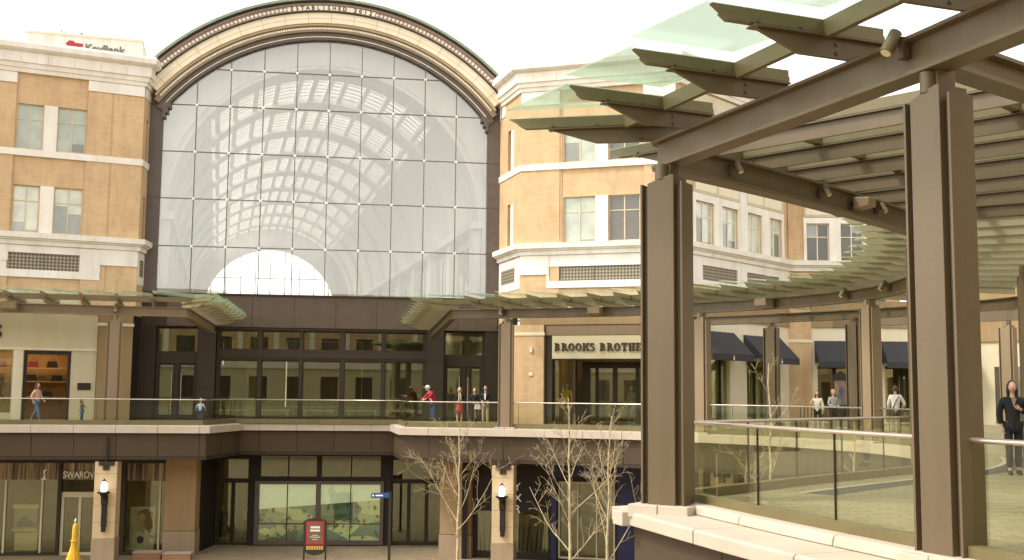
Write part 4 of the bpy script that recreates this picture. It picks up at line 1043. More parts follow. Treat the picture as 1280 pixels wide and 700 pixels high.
PSKY = M_plain('print_sky', (.76, .83, .80), .6, var=.04)
PSKY.node_tree.nodes['Principled BSDF'].inputs['Emission Color'].default_value = (.76, .84, .80, 1); PSKY.node_tree.nodes['Principled BSDF'].inputs['Emission Strength'].default_value = .13   # low glow added to brighten the window print
lc = thing('lower_hall_front', 'brown framed ground level entrance with two glass door bays and a wide display window', 'shop front', (-9.3, 55, -6))
LC = Fr(-9.3, 54.8, 3)
m = MB(); m.wall(LC, (-6.6, 6.9), (-6, -1.56), [(-5.75, -3.35, -6, -1.8), (-2.85, -.12, -2.72, -1.72), (.1, 2.98, -2.72, -1.72), (-2.95, 3.05, -5.92, -2.95), (3.5, 6.1, -6, -1.8)], -.4, 0); m.build('wall', DARKER, lc)
m = MB(); m.wall(LC, (-3.05, 3.15), (-5.95, -2.92), [(-2.85, -.12, -5.75, -3.07), (.1, 2.98, -5.75, -3.07)], -.2, .1); m.build('display_frame', FRAME_BR, lc)
m = MB()
for u in (-1.5, 1.55): m.box(LC, u - .02, u + .02, .0, .05, -5.75, -3.07); m.box(LC, u - .02, u + .02, -.1, -.05, -2.72, -1.72)
m.box(LC, -2.85, 2.98, .0, .04, -4.98, -4.94); build_each(m, 'mullion', DARKER, lc)
m = MB(); m.box(LC, -2.85, 2.98, -.13, -.11, -5.75, -3.07); part_label(m.build('window_print', MOS, lc), 'display print of pale sky over green and blue slabs')
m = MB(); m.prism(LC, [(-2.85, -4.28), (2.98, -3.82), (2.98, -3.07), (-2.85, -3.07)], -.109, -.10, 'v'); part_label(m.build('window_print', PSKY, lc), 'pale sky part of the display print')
m = MB(); m.box(LC, -2.84, 2.97, -.03, -.02, -5.74, -3.08); m.box(LC, -2.85, 2.98, -.16, -.15, -2.72, -1.72); m.build('glass_pane', G_STORE, lc)
for u0, u1 in ((-5.75, -3.35), (3.5, 6.1)):
    bay_frame(lc, LC, u0, u1, -2.9, -1.8, -.3, -.1, .08, DARK, 'transom_frame'); q = MB(); q.box(LC, u0 + .08, u1 - .08, -.22, -.2, -2.82, -1.88); q.build('glass_pane', G_STORE, lc)
    n_ = 3
    for k in range(n_):
        a = u0 + (u1 - u0) * k / n_; b = u0 + (u1 - u0) * (k + 1) / n_
        d_ = bay_frame(lc, LC, a + .01, b - .01, -5.99, -2.95, -.3, -.2, .08, DARK, 'door'); q = MB(); q.box(LC, a + .09, b - .09, -.26, -.24, -5.8, -3.03); q.build('door_glass', G_STORE, d_)
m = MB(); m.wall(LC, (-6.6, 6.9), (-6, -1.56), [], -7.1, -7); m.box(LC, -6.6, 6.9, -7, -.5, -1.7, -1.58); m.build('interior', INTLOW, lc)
m = MB(); m.box(LC, -5.3, -4.9, -3, -2.6, -1.76, -1.71); m.box(LC, 4.2, 4.6, -3, -2.6, -1.76, -1.71); build_each(m, 'ceiling_light', M_emit('low_light', (1, .85, .6), 4), lc)
# side walls of recess
m = MB(); f = Fr(-14.4, 51.4, 88); m.box(f, 0, 4, -.2, 0, -6, -1.5); f = Fr(-2.9, 55.3, -80); m.box(f, 0, 4.5, -.2, 0, -6, -1.5); build_each(m, 'return_wall', DARKER, lc)

lr = thing('lower_shop_front', 'dark ground level shop with branch graphics beside a navy framed shop', 'shop front', (2, 51, -6))
RLF = Fr(-1.8, 51.5, -12)
m = MB(); m.wall(RLF, (.0, 12), (-6, -1.56), [(.3, 3.6, -5.7, -3.9), (4.05, 6.6, -5.9, -2.5)], -.4, 0); m.box(RLF, 3.75, 3.98, 0, .06, -6, -2.3, 1); m.box(RLF, 6.72, 12, 0, .06, -6, -2.3, 1); m.box(RLF, 3.6, 12, 0, .05, -2.29, -1.7, 1); m.build('wall', [DARKER, NAVY], lr)
m = MB(); m.box(RLF, .3, 3.6, -.3, -.26, -5.7, -3.9); m.build('window_print', M_plain('print_lilac', (.17, .15, .14), .5), lr)
m = MB(); rnd = random.Random(3)
for i in range(16):
    u = .45 + i * .195; b = rnd.uniform(-.25, .25); m.tube([RLF(u, -.24, -5.7), RLF(u + b * .3, -.24, -5.0), RLF(u + b, -.24, -4.2 + rnd.uniform(-.2, .25))], [.03, .022, .008], 5)
m.build('branch_graphic', DARKER, lr)
bay_frame(lr, RLF, 4.05, 6.6, -5.9, -2.5, -.2, -.05, .07, SHOPW, 'shop_window_frame')
m = MB(); m.box(RLF, 4.9, 4.95, -.2, -.1, -5.83, -2.57); m.box(RLF, 5.75, 5.8, -.2, -.1, -5.83, -2.57); build_each(m, 'mullion', SHOPW, lr)
m = MB(); m.box(RLF, 4.05, 6.6, -.25, -.23, -5.9, -2.5); m.box(RLF, .3, 3.6, -.12, -.1, -5.7, -3.9); m.build('glass_pane', G_STORE, lr)
m = MB(); m.box(RLF, 3.7, 7.2, -3.6, -3.5, -6, -1.6); m.box(RLF, 3.7, 7.2, -3.5, -.45, -1.75, -1.6); m.build('interior', INTLOW, lr)
m = MB(); m.box(RLF, 4.2, 6.5, -1.5, -1.2, -5.9, -4.6); m.box(RLF, 5.4, 6.3, -2.2, -2.0, -5.9, -2.8); build_each(m, 'display_case', INTD, lr)
m = MB(); m.box(RLF, 5, 5.6, -2.3, -2.1, -1.8, -1.76); build_each(m, 'ceiling_light', M_emit('blue_shop_light', (1, .85, .6), 4), lr)
sg = thing('shop_sign', 'vertical white letters on the dark shop right of the lamp column', 'sign', tuple(RLF(2.2, .0, -4)))
for i, ch in enumerate('YXR'): text('letter', ch, RLF, 2.03, .02, -2.95 - i * .5, .5, LETTERW, sg, extr=.02)
# wall behind the void under the curved walkway
wl = thing('lower_curved_wall', 'brown ground level wall under the far curved walkway', 'wall', (16, 36, -6))
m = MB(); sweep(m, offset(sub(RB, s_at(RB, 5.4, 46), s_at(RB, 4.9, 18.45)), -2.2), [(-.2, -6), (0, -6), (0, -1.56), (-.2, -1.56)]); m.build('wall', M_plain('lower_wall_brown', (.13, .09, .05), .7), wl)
# piers
for x0, x1, y, rz, lab in ((-.62, .75, 0, 0, 'brown sandstone pier left of the ground level glass doors'),):
    t = thing('stone_pier', lab, 'pier', tuple(SF(.06, 0, -6)))
    m = MB(); m.box(SF, x0, x1, -.8, .3, -4.88, -1.57); m.build('shaft', PIER, t, bevel=.01)
    m = MB(); m.box(SF, x0 - .03, x1 + .03, -.83, .33, -6, -4.9); m.build('base', STONE_D, t, bevel=.01)
    m = MB()
    for z in (-4.3, -3.7, -3.1, -2.5): m.box(SF, x0, x1, .295, .303, z, z + .012)
    m.build('joint', STONE_D, t)
t = thing('stone_pier', 'brown sandstone pier behind the leftmost bare tree', 'pier', tuple(RLF(-.7, 0, -6)))
m = MB(); m.box(RLF, -1.36, .1, -.8, .3, -4.98, -1.57); m.build('shaft', PIER, t, bevel=.01)
m = MB(); m.box(RLF, -1.39, .13, -.83, .33, -6, -5.0); m.build('base', STONE_D, t, bevel=.01)
m = MB()
for z in (-4.4, -3.8, -3.2, -2.6): m.box(RLF, -1.36, .1, .295, .303, z, z + .012)
m.box(RLF, -.35, -.1, .3, .33, -4.6, -4.35); m.build('joint', STONE_D, t)
# lamp columns
def lamp_column(x, y, ang, lab, lab2, w=.46):
    t = thing('stone_column', lab, 'column', (x, y, -6), ang, 'ground level stone columns with wall lanterns'); f = Fr(0, 0, 0)
    m = MB()
    z = 1.12
    while z < 4.3: m.box(f, -w, w, -w, w, z + .004, min(z + .68, 4.36) - .004); z += .68
    m.build('shaft', STONE, t, local=True, bevel=.012)
    m = MB(); m.box(f, -w - .02, w + .02, -w - .02, w + .02, 0, 1.12); m.build('base', STONE_D, t, local=True, bevel=.012)
    m = MB(); m.box(f, -.62, .62, -.3, .3, 4.362, 4.44); m.box(f, -.12, .14, w, w + .05, 4.0, 4.36); m.box(f, -.3, .34, w - .1, w + .08, 4.2, 4.37); m.box(f, -.02, .04, w + .0, w + .1, 4.37, 5.4); m.build('bracket', DARK, t, local=True)
    l = thing('wall_lantern', lab2, 'lantern', (x, y, -6), ang, 'globe lanterns on the stone columns')
    m = MB(); yb = -(w)
    m.box(f, -.10, .12, w, w + .14, 1.62, 3.0); m.box(f, -.07, .09, w, w + .2, 1.42, 1.62); m.box(f, -.12, .14, w, w + .2, 2.55, 2.95); m.build('bracket', DARKER, l, local=True, bevel=.02)
    c = f(.01, w + .3, 3.2)
    m = MB(); m.ell((c.x, c.y, 3.30), (.16, .16, .26), 14); m.build('globe', LAMPG, l, local=True)
    m = MB(); m.lathe((c.x, c.y, 3.02), [(.02, -.18), (.1, -.12), (.17, .0), (.27, .05), (.27, .09), (.17, .1)], 16)
    for k in range(4):
        a = PI / 4 + k * PI / 2; m.tube([(c.x + .18 * math.cos(a), c.y + .18 * math.sin(a), 3.1), (c.x + .19 * math.cos(a), c.y + .19 * math.sin(a), 3.35), (c.x + .1 * math.cos(a), c.y + .1 * math.sin(a), 3.56), (c.x, c.y, 3.62)], .012, 5)
    m.lathe((c.x, c.y, 3.56), [(.1, 0), (.04, .06), (.0, .13)], 10); m.tube([f(.01, w + .1, 2.8), f(.01, w + .3, 2.86)], .04, 6); m.build('cage', DARKER, l, local=True)
    return t
lamp_column(-17.35, 48.6, R(8), 'pale stone column with a lantern right of the crystal shop sign', 'lit globe lantern on the column beside the crystal shop sign')
lamp_column(-.25, 48.2, R(-8), 'stone column with a lantern between the leftmost tree and the branch graphics', 'globe lantern on the column right of the leftmost bare tree')
lamp_column(8.55, 44.9, R(-25), 'stone column under the curve seen through the left glass pane of the near railing', 'globe lantern seen through the left pane of the near railing')
lamp_column(12.2, 38.0, R(-40), 'stone column under the curve seen through the right glass pane of the near railing', 'globe lantern seen through the right pane of the near railing')

# ------------------------------------------------------------------ far curve shops with awnings
aw = thing('awning_shop', 'cream and buff brick shop row with navy awnings on the far curve', 'shop front', (18, 57, 0))
CURTN = M_curt2()
def shopwall(fr, u0, u1, holes, mat=SHOPW2, top=6.4):
    m = MB(); m.wall(fr, (u0, u1), (0, 5.0), holes, -.3, .0); m.build('wall', mat, aw)
    m = MB(); m.box(fr, u0, u1, -.3, .1, 5.0, top); m.build('upper_wall', PIER, aw)
    dv = -.5 if u0 < .9 else -2.6
    m = MB(); m.box(fr, u0, u1, dv, dv + .1, 0, 3.4); m.box(fr, u0, u1, dv + .11, -.31, 3.25, 3.4); m.build('interior', CURTN if fr is A3 else INTD, aw)
A3 = Fr(P2.x, P2.y, 48); shopwall(A3, .6, 10.5, [(1.6, 4.6, .15, 3.15), (6.2, 9.6, .15, 3.15)], top=6.0)
A4 = Fr(P3.x, P3.y, -2); shopwall(A4, 1.1, 9.8, [(1.4, 4.2, .1, 3.0), (4.9, 9.0, .1, 3.0)])
m = MB(); m.box(A4, -.9, 1.08, -.3, .16, 0, 5.9); m.build('pilaster', BRICK, aw)
m = MB(); m.box(A4, -.93, 1.1, -.3, .2, 4.2, 4.35); m.build('pilaster_band', SHOPW2, aw)
for fr, u0, u1 in ((A3, 1.6, 4.6), (A3, 6.2, 9.6), (A4, 1.4, 4.2), (A4, 4.9, 9.0)):
    q = MB(); q.box(fr, u0, u1, -.2, -.18, .15, 3.1); q.build('shop_window', G_STORE, aw)
    q = MB(); k = u0 + .9
    while k < u1: q.box(fr, k - .06, k + .06, -.17, -.06, .15, 3.1); k += 1.35
    build_each(q, 'mullion', DARKER, aw)
A5pts = [tuple(A4(9.8, 0, 0).xy), (28.5, 54), (32, 47), (33.5, 38), (33, 28), (33, 10)]
m = MB(); sweep(m, [Vector(p) for p in A5pts], [(-.3, 0), (0, 0), (0, 4.3), (-.3, 4.3)]); m.build('wall', SHOPW, aw)
m = MB(); sweep(m, [Vector(p) for p in A5pts], [(-.3, 4.3), (.1, 4.3), (.1, 7.2), (-.3, 7.2)]); m.build('upper_wall', PIER, aw)
m = MB()
for (a, b) in zip(A5pts[:-1], A5pts[1:]):
    d = (Vector(b) - Vector(a)).normalized(); L_ = (Vector(b) - Vector(a)).length; f = Fr(a[0], a[1], 0, tuple(d), tuple(rh(d)))
    k = .8
    while k + 2 < L_: m.box(f, k, k + 2.1, .003, .05, .1, 3.0); k += 3.2
m.build('shop_window', P_DARK, aw)
def awning(fr, u0, u1, zt, zb, proj, label):
    t = thing('awning', label, 'awning', tuple(fr((u0 + u1) / 2, 0, zb - .3)), 0, 'navy awnings over the far shop windows')
    m = MB(); m.prism(fr, [(0.01, zt), (proj, zb), (proj, zb - .04), (.01, zt - .06)], u0, u1, 'u'); m.build('canvas', AWN, t)
    m = MB(); m.box(fr, u0, u1, proj - .02, proj, zb - .32, zb - .041)
    m.build('valance', AWN, t)
    m = MB(); m.prism(fr, [(.01, zt - .07), (proj - .03, zb - .05), (.01, zb - .05)], u0 + .01, u0 + .03, 'u'); m.prism(fr, [(.01, zt - .07), (proj - .03, zb - .05), (.01, zb - .05)], u1 - .03, u1 - .01, 'u'); build_each(m, 'side_panel', AWN, t)
    m = MB(); c = (u0 + u1) / 2; m.prism(fr, [(c - .08, zb - .27), (c + .08, zb - .27), (c + .03, zb - .14), (c, zb - .03), (c - .03, zb - .14)], proj + .001, proj + .008, 'v'); m.build('emblem', LETTERW, t)
awning(A3, 1.3, 5.0, 4.45, 3.35, 1.1, 'leftmost navy awning, right of the pale column beside the near tip column')
awning(A3, 5.9, 9.6, 4.4, 3.3, 1.1, 'second navy awning from the left, crossed by the olive back-row column')
awning(A4, 1.25, 4.4, 4.3, 3.2, 1.0, 'navy awning above the lit kiosk poster and the two standing women')
awning(A4, 4.75, 9.2, 4.3, 3.2, 1.0, 'navy awning above the walking man in the pale shirt')

# opposite side of the court (behind the viewer), seen in the reflections
op = thing('opposite_building', 'brick shop building across the court, seen only as reflections in the glass', 'building', (0, -18, -6))
OF = Fr(0, -18, 180)
hol = [(-78 + i * 4.0, -76 + i * 4.0, z0, z1) for i in range(39) for z0, z1 in ((-5.5, -2), (.3, 3.0), (5.2, 7.4), (9.0, 10.8))]
m = MB(); m.wall(OF, (-80, 80), (-6, 4.0), [h for h in hol if h[2] < 4], -.4, 0); m.build('wall', SHOPW, op)
m = MB(); m.wall(OF, (-80, 80), (4.01, 12.3), [h for h in hol if h[2] > 4], -.4, 0); m.build('wall', BRICK, op)
m = MB(); m.box(OF, -80, 80, 0, .3, 3.9, 4.6); m.box(OF, -80, 80, 0, .6, 11.8, 12.5); m.box(OF, -80, 80, 0, .5, -1.4, -.3)
for i in range(40): m.box(OF, -79.2 + i * 4.0, -78.6 + i * 4, 0, .1, 4.6, 11.8)
m.build('cornice', WHITE, op)
m = MB(); m.box(OF, -80, 80, -.35, -.3, -6, 11.5); m.build('window', P_DARK, op)

ob = thing('brick_building', 'tall brick block added out of view at right to shade the columns', 'building', (34, 0, -6))  # unseen block added to keep light off the columns' right faces
BF = Fr(33, 24, -90)
m = MB(); m.wall(BF, (0, 62), (-6, 17), [(2 + i * 4, 4 + i * 4, z0, z1) for i in range(14) for z0, z1 in ((.3, 3.2), (8.5, 10.8), (12.4, 14.6))], -.4, 0); m.build('wall', BRICK, ob)
m = MB(); m.box(BF, 0, 62, 0, .4, 16.2, 17.2); m.box(BF, 0, 62, 0, .3, 7.8, 8.4); m.build('cornice', WHITE, ob)
m = MB(); m.box(BF, 0, 62, -.35, -.3, 0, 16); m.build('window', P_DARK, ob)
# ------------------------------------------------------------------ bank tower behind left wing
tw = thing('office_tower', 'pale concrete office block rising behind the left building, with a red key sign', 'tower', (-56, 140, -6))
TF = Fr(-60, 140, 15)
m = MB(); m.box(TF, -2.9, 11.4, -14, 0, -6, 47.0); m.build('wall', WHITE, tw)
m = MB(); m.box(TF, -2.95, 11.45, -14.05, .06, 47.0, 47.3); m.build('parapet', CREAM, tw)
m = MB(); m.box(TF, 3.4, 3.7, -2, -1.6, 47.4, 48.0); m.box(TF, 1.0, 1.1, -2, -1.9, 47.4, 48.3); m.build('roof_vent', MULL, tw)
m = MB()
m.prism(TF, [(x, z + .62) for x, z in [(1.9, 45.3), (2.3, 45.75), (2.8, 45.75), (3.05, 45.5), (4.0, 45.45), (4.0, 45.15), (3.9, 44.95), (3.7, 45.1), (3.5, 44.95), (3.1, 45.1), (2.8, 44.85), (2.3, 44.85)]], 0, .08, 'v')
ksign = m.build('key_emblem', RED); tag(ksign, 'red key emblem on the tower behind the left building', 'emblem')
tag(text('bank_sign', 'KeyBank', TF, 4.25, .05, 45.15, 1.38, LETTERG, None, extr=.05, off=.03), 'KeyBank in dark grey letters on the tower, cut off by the cornice in front', 'sign')

# ------------------------------------------------------------------ small fittings on the beams
def spot(p, out, lab, s=1.0):
    """cylinder spotlight on a bracket, p = point on the beam face, out = outward dir"""
    t = thing('spotlight', lab, 'spotlight', p, 0, 'small bronze spotlights on the canopy beams'); o = Vector((*out, 0)).normalized(); sd_ = Vector((-o.y, o.x, 0))
    fr = Fr(p[0], p[1], 0, tuple(sd_.xy), tuple(o.xy)); z = p[2]
    m = MB(); m.box(fr, -.05 * s, .05 * s, 0, .1 * s, z - .11 * s, z + .11 * s); m.build('mount', STEEL, t, bevel=.006)
    a = Vector(fr(0, .1 * s, z)); b = a + o * .1 * s + Vector((0, 0, .05)) * s; m = MB(); m.tube([a, b], .018 * s, 8)
    d = (o * .5 + Vector((0, 0, -.85))).normalized(); m.tube([b - d * .12 * s, b + d * .14 * s], .065 * s, 16); m.build('lamp_body', STEEL2, t)
    m = MB(); m.tube([b + d * .141 * s, b + d * .146 * s], .052 * s, 16); m.build('lens', M_plain('lens', (.75, .62, .42), .2), t)
def speaker(p, out, lab, s=1.0):
    o = Vector((*out, 0)).normalized(); sd_ = Vector((-o.y, o.x, 0)); fr = Fr(p[0], p[1], 0, tuple(sd_.xy), tuple(o.xy)); z = p[2]
    t = thing('speaker_box', lab, 'speaker', p, 0, 'box fittings on the canopy beams')
    m = MB(); m.prism(fr, [(.1 * s, z - .16 * s), (.5 * s, z - .10 * s), (.52 * s, z + .10 * s), (.12 * s, z + .14 * s)], -.2 * s, .2 * s, 'u'); m.build('cabinet', STEEL_FAR, t, bevel=.015)
    m = MB(); m.box(fr, -.04, .04, -.0, .1 * s, z - .05, z + .05); m.build('bracket', STEEL, t)
def on_path(P, s, z, off=.06):
    p, d = at(P, s); n = rh(d); return (p.x + n.x * off, p.y + n.y * off, z), (n.x, n.y)
L_ring = length(RB)
def s_px(P, px, lo, hi):
    """arc position where the sight line of image column px meets the path, within y range"""
    best = None
    for i in range(600):
        s = length(P) * i / 599; p, _ = at(P, s)
        if lo <= p.y <= hi:
            e = abs(p.x / p.y - (px - 640) / 1390)
            if best is None or e < best[0]: best = (e, s)
    return best[1]
p, o = on_path(FL, s_px(FL, 1150, 9, 14), 4.98); spot(p, o, 'largest spotlight, on the near beam left of the nearest column', 1.0)
# inner faces of the back beam (seen from the near side)
for px, lab in ((912, 'small spotlight on the curved beam nearest the tip column'), (1022, 'small spotlight left of the box speaker on the curved beam'), (1094, 'small spotlight right of the box speaker on the curved beam')):
    p, o = on_path(RB, s_px(RB, px, 15.5, 22.5), 4.90, -.06); spot(p, (-o[0], -o[1]), lab, .75)
p, o = on_path(RB, s_px(RB, 1066, 15.5, 22.5), 4.88, -.06); speaker(p, (-o[0], -o[1]), 'box speaker between two small spotlights on the curved beam', .75)
for px, lab, lo, hi in ((750, 'box fitting on the far beam above the menswear sign', 44, 49), (965, 'box fitting on the far beam above the second awning', 38, 46)):
    p, o = on_path(RB, s_px(RB, px, lo, hi), 4.9); speaker(p, o, lab, 1.3)
p, o = on_path(bl, s_px(bl, 14, 44, 49), 4.95); speaker(p, o, 'box fitting on the left canopy beam at the left edge', 1.5)
for px, P, lo, hi, lab in ((144, bl, 44, 50, 'small spotlight on the left canopy beam over the slim column'), (630, RB, 46, 50, 'small spotlight over the column left of the menswear shop'), (1065, RB, 36, 44, 'spotlight on the far curved beam left of its column'), (1118, RB, 30, 40, 'spotlight on the far curved beam right of its column')):
    p, o = on_path(P, s_px(P, px, lo, hi), 4.95); spot(p, o, lab, 1.3)
# perforated plate by the coping corner
t = thing('cable_bracket', 'small pale green plate with dark holes standing behind the coping corner of the near walkway', 'bracket', (1.78, 15.75, -.25))
fb = Fr(1.78, 15.8, 35)
m = MB(); m.prism(fb, [(-.12, -.25), (.2, -.25), (.2, -.06), (0, -.06)], -.02, 0, 'v'); m.build('plate', M_plain('plate_green', (.5, .55, .33), .5), t)
m = MB()
for k in range(3): m.box(fb, -.02 + k * .065, .02 + k * .065, .001, .004, -.2 + k * .03, -.16 + k * .03)
m.build('holes', DARKER, t)

# ------------------------------------------------------------------ plaza furniture
um = thing('umbrella', 'closed yellow patio umbrella standing in the court before the crystal shop', 'umbrella', (-17.35, 45.2, -6))
m = MB(); n = 16; prof = [(.04, 2.12), (.11, 2.02), (.125, 1.8), (.13, 1.5), (.14, 1.25), (.2, 1.0), (.3, .7), (.34, .42), (.29, .40), (.02, .8)]
vs = []
for r, z in prof:
    for k in range(n): rr_ = .72 * r * (1 + (.30 if k % 2 else -.30) + .1 * math.sin(k * 2.7 + z * 3)); vs.append((-17.35 + rr_ * math.cos(2 * PI * k / n), 45.2 + rr_ * math.sin(2 * PI * k / n), -6 + z))
m.add(vs, [(i * n + k, i * n + (k + 1) % n, (i + 1) * n + (k + 1) % n, (i + 1) * n + k) for i in range(len(prof) - 1) for k in range(n)], 0, True); m.build('canvas', YEL, um)
m = MB(); m.tube([(-17.35, 45.2, -6), (-17.35, 45.2, -3.82)], .03, 8); m.lathe((-17.35, 45.2, -3.85), [(.05, 0), (.06, .05), (.03, .12), (.0, .16)], 10); m.build('pole', ALU, um)
m = MB(); m.tube([(-17.35, 45.2, -4.55), (-17.35, 45.2, -4.6)], .16, 12); m.build('tie_strap', YEL, um)
m = MB(); m.lathe((-17.35, 45.2, -6), [(.3, 0), (.3, .06), (.06, .12), (.04, .3)], 14); m.build('base', DARKER, um)
# red information sign
SX, SY = -8.35, 48.6; f = Fr(SX, SY, 2)
sg = thing('menu_sign', 'free standing red information sign in a dark arched frame', 'sign', (SX, SY, -6))
m = MB()
for s in (-1, 1): m.box(f, s * .46 - .03, s * .46 + .03, -.03, .03, -6, -4.1)
m.build('leg', DARKER, sg)
m = MB(); outl = [(-.48, -5.35), (-.3, -5.5), (0, -5.56), (.3, -5.5), (.48, -5.35), (.48, -4.12), (.3, -4.02), (0, -3.97), (-.3, -4.02), (-.48, -4.12)]; m.prism(f, outl, -.04, .031, 'v'); m.build('frame', DARK, sg)
m = MB(); m.box(f, -.38, .38, .032, .04, -5.1, -4.12); m.build('panel', RED, sg)
m = MB(); m.box(f, -.30, .30, .041, .046, -5.02, -4.2); m.build('panel_inset', M_plain('sign_inset', (.17, .10, .06), .5), sg)
m = MB()
for z, w_, h in ((-4.42, .2, .09), (-4.55, .21, .08), (-4.72, .13, .02), (-4.8, .22, .025), (-4.9, .12, .025)): m.box(f, -w_, w_, .047, .05, z, z + h)
m.build('lettering', SHOPW2, sg)
m = MB()
for k in range(7): m.box(f, -.36 + k * .105, -.28 + k * .105, .032, .04, -5.32, -5.16)
m.build('footer_tiles', M_plain('sign_gold', (.55, .35, .1), .5), sg)
# blue direction sign
DX, DY = -5.3, 49.9; f = Fr(DX, DY, 4)
sg = thing('direction_sign', 'blue arrow shaped direction sign on a thin brown post before the lower doors', 'sign', (DX, DY, -6))
m = MB(); m.box(f, -.06, .06, -.06, .06, -6, -2.95); m.box(f, -.13, .13, -.13, .13, -6, -5.97); m.build('post', DARK, sg)
m = MB(); m.prism(f, [(-.86, -3.16), (-.82, -3.02), (-.06, -3.0), (-.06, -3.22), (-.82, -3.24)], .0, .04, 'v'); m.build('board', BLUE, sg)
m = MB(); m.prism(f, disc(-.75, -3.12, .045, .045), .041, .045, 'v'); m.box(f, -.64, -.32, .041, .045, -3.15, -3.09); m.build('lettering', LETTERW, sg)
# planters at the foot of shops
for (x, y, lab) in ((-16.0, 50.0, 'low brick planter below the portrait poster'), (-14.6, 49.7, 'low brick planter left of the brown sandstone pier')):
    t = thing('planter', lab, 'planter', (x, y, -6)); f = Fr(x, y, 5)
    m = MB(); m.wall(f, (-.6, .6), (-6, -5.72), [], -.05, 0); m.box(f, -.6, -.55, -.5, -.05, -6, -5.72); m.box(f, .55, .6, -.5, -.05, -6, -5.72); m.box(f, -.6, .6, -.55, -.5, -6, -5.72); m.build('box', BRICK_RED, t)
    m = MB(); m.box(f, -.54, .54, -.49, -.06, -5.95, -5.76); m.build('soil', INTD, t)
    m = MB(); m.wall(f, (-.63, .63), (-5.72, -5.68), [], -.58, .03); m.build('rim', COPING, t)
# kiosk with lit poster on the upper far curve
KX, KY = 15.5, 52.5; f = Fr(KX, KY, -12)
kt = thing('directory_kiosk', 'dark framed directory kiosk with a colourful city poster under the navy awning', 'kiosk', (KX, KY, 0))
m = MB(); m.box(f, -.38, .38, -.15, .1, .0, 2.35); m.prism(f, [(-.42, 2.35), (.42, 2.35), (0, 2.6)], -.15, .1, 'v'); m.build('frame', DARKER, kt)
def M_poster():
    m_, nt_, out_ = new_mat('poster_city'); p_ = pr(nt_, (.3, .3, .3), .4)
    n_ = noise(nt_, 5, 3, sx=1, sy=1, sz=.35); r_ = nt_.nodes.new('ShaderNodeValToRGB'); nt_.links.new(n_, r_.inputs[0])
    e = r_.color_ramp.elements; e[0].position = .35; e[0].color = (.02, .04, .10, 1); e[1].position = .7; e[1].color = (.3, .16, .07, 1)
    e2 = e.new(.52); e2.color = (.12, .10, .10, 1); nt_.links.new(r_.outputs[0], p_.inputs['Base Color']); nt_.links.new(p_.outputs[0], out_.inputs[0]); return m_
m = MB(); m.box(f, -.29, .29, .101, .11, 1.0, 2.15); m.build('poster', M_poster(), kt)
# benches on far curve
for (x, y, lab) in ((13.6, 48.5, 'slatted bench behind the two standing women, below the kiosk'),):
    t = thing('bench', lab, 'bench', (x, y, 0)); f = Fr(x, y, -15)
    m = MB(); m.box(f, -.9, .9, -.22, .22, .42, .47); m.build('seat', DARK, t)
    m = MB()
    for k in range(12): m.box(f, -.88 + k * .155, -.84 + k * .155, -.26, -.23, .47, .95)
    m.box(f, -.9, .9, -.27, -.22, .95, 1.0); m.build('backrest', DARK, t)
    for u in (-.75, .75): m = MB(); m.box(f, u - .03, u + .03, -.2, .2, 0, .42); m.build('leg', DARK, t)

# ------------------------------------------------------------------ handbags on shelves
rnd = random.Random(5)
bagm = [M_plain('bag_black', (.02, .018, .015), .4), M_plain('bag_red', (.2, .03, .02), .4), M_plain('bag_brown', (.12, .06, .03), .4)]
bag_specs = [(-4.2, 2.45, 1), (-3.35, 2.45, 0), (-4.25, 1.8, 0), (-3.8, 1.8, 2), (-3.1, 1.8, 0), (-4.3, 1.05, 2), (-3.5, 1.05, 0), (-5.6, 2.45, 1), (-5.9, 1.8, 0)]
blabs = ['red handbag on the top shelf seen through the open shop door', 'wide black handbag on the top shelf', 'black handbag at the left of the middle shelf', 'brown handbag beside a black one on the middle shelf', 'black handbag at the right of the middle shelf', 'brown handbag on the lowest shelf behind the woman in pink', 'black handbag on the lowest shelf', 'red handbag on the top shelf behind the shop window', 'black handbag on the middle shelf behind the shop window']
for (u, z, k), lb in zip(bag_specs, blabs):
    b = thing('handbag', lb, 'handbag', tuple(LF(u, -3.75, z)), 0, 'handbags on the shop shelves'); f = Fr(*LF(u, -3.75, 0).xy, 25)
    w_ = rnd.uniform(.18, .28); h = rnd.uniform(.22, .32)
    m = MB(); m.prism(f, [(-w_, z + .003), (w_, z + .003), (w_ * .8, z + h), (-w_ * .8, z + h)], -.08, .08, 'v'); m.build('body', bagm[k], b, bevel=.01)
    m = MB(); m.tube([f(-w_ * .5, 0, z + h), f(-w_ * .35, 0, z + h + .12), f(w_ * .35, 0, z + h + .12), f(w_ * .5, 0, z + h)], .012, 5); m.build('handle', bagm[k], b)

# ------------------------------------------------------------------ people
def skin_mesh(nodes, edges, root=0, sub_=1):
    """nodes = [(x,y,z,r)] -> evaluated skin mesh data (verts, faces)"""
    me = bpy.data.meshes.new('tmp'); me.from_pydata([n[:3] for n in nodes], edges, [])
    o = bpy.data.objects.new('tmp', me); C.objects.link(o)
    o.modifiers.new('s', 'SKIN').use_smooth_shade = True
    for i, n in enumerate(nodes):
        sv = me.skin_vertices[0].data[i]; r = n[3]; sv.radius = (r, r) if not isinstance(r, tuple) else r; sv.use_root = (i == root)
    ss = o.modifiers.new('b', 'SUBSURF'); ss.levels = sub_; ss.render_levels = sub_
    bpy.context.view_layer.update()
    ev = o.evaluated_get(bpy.context.evaluated_depsgraph_get()); m = ev.to_mesh()
    vs = [v.co.copy() for v in m.vertices]; fs = [tuple(p.vertices) for p in m.polygons]; ev.to_mesh_clear()
    bpy.data.objects.remove(o); bpy.data.meshes.remove(me); return vs, fs
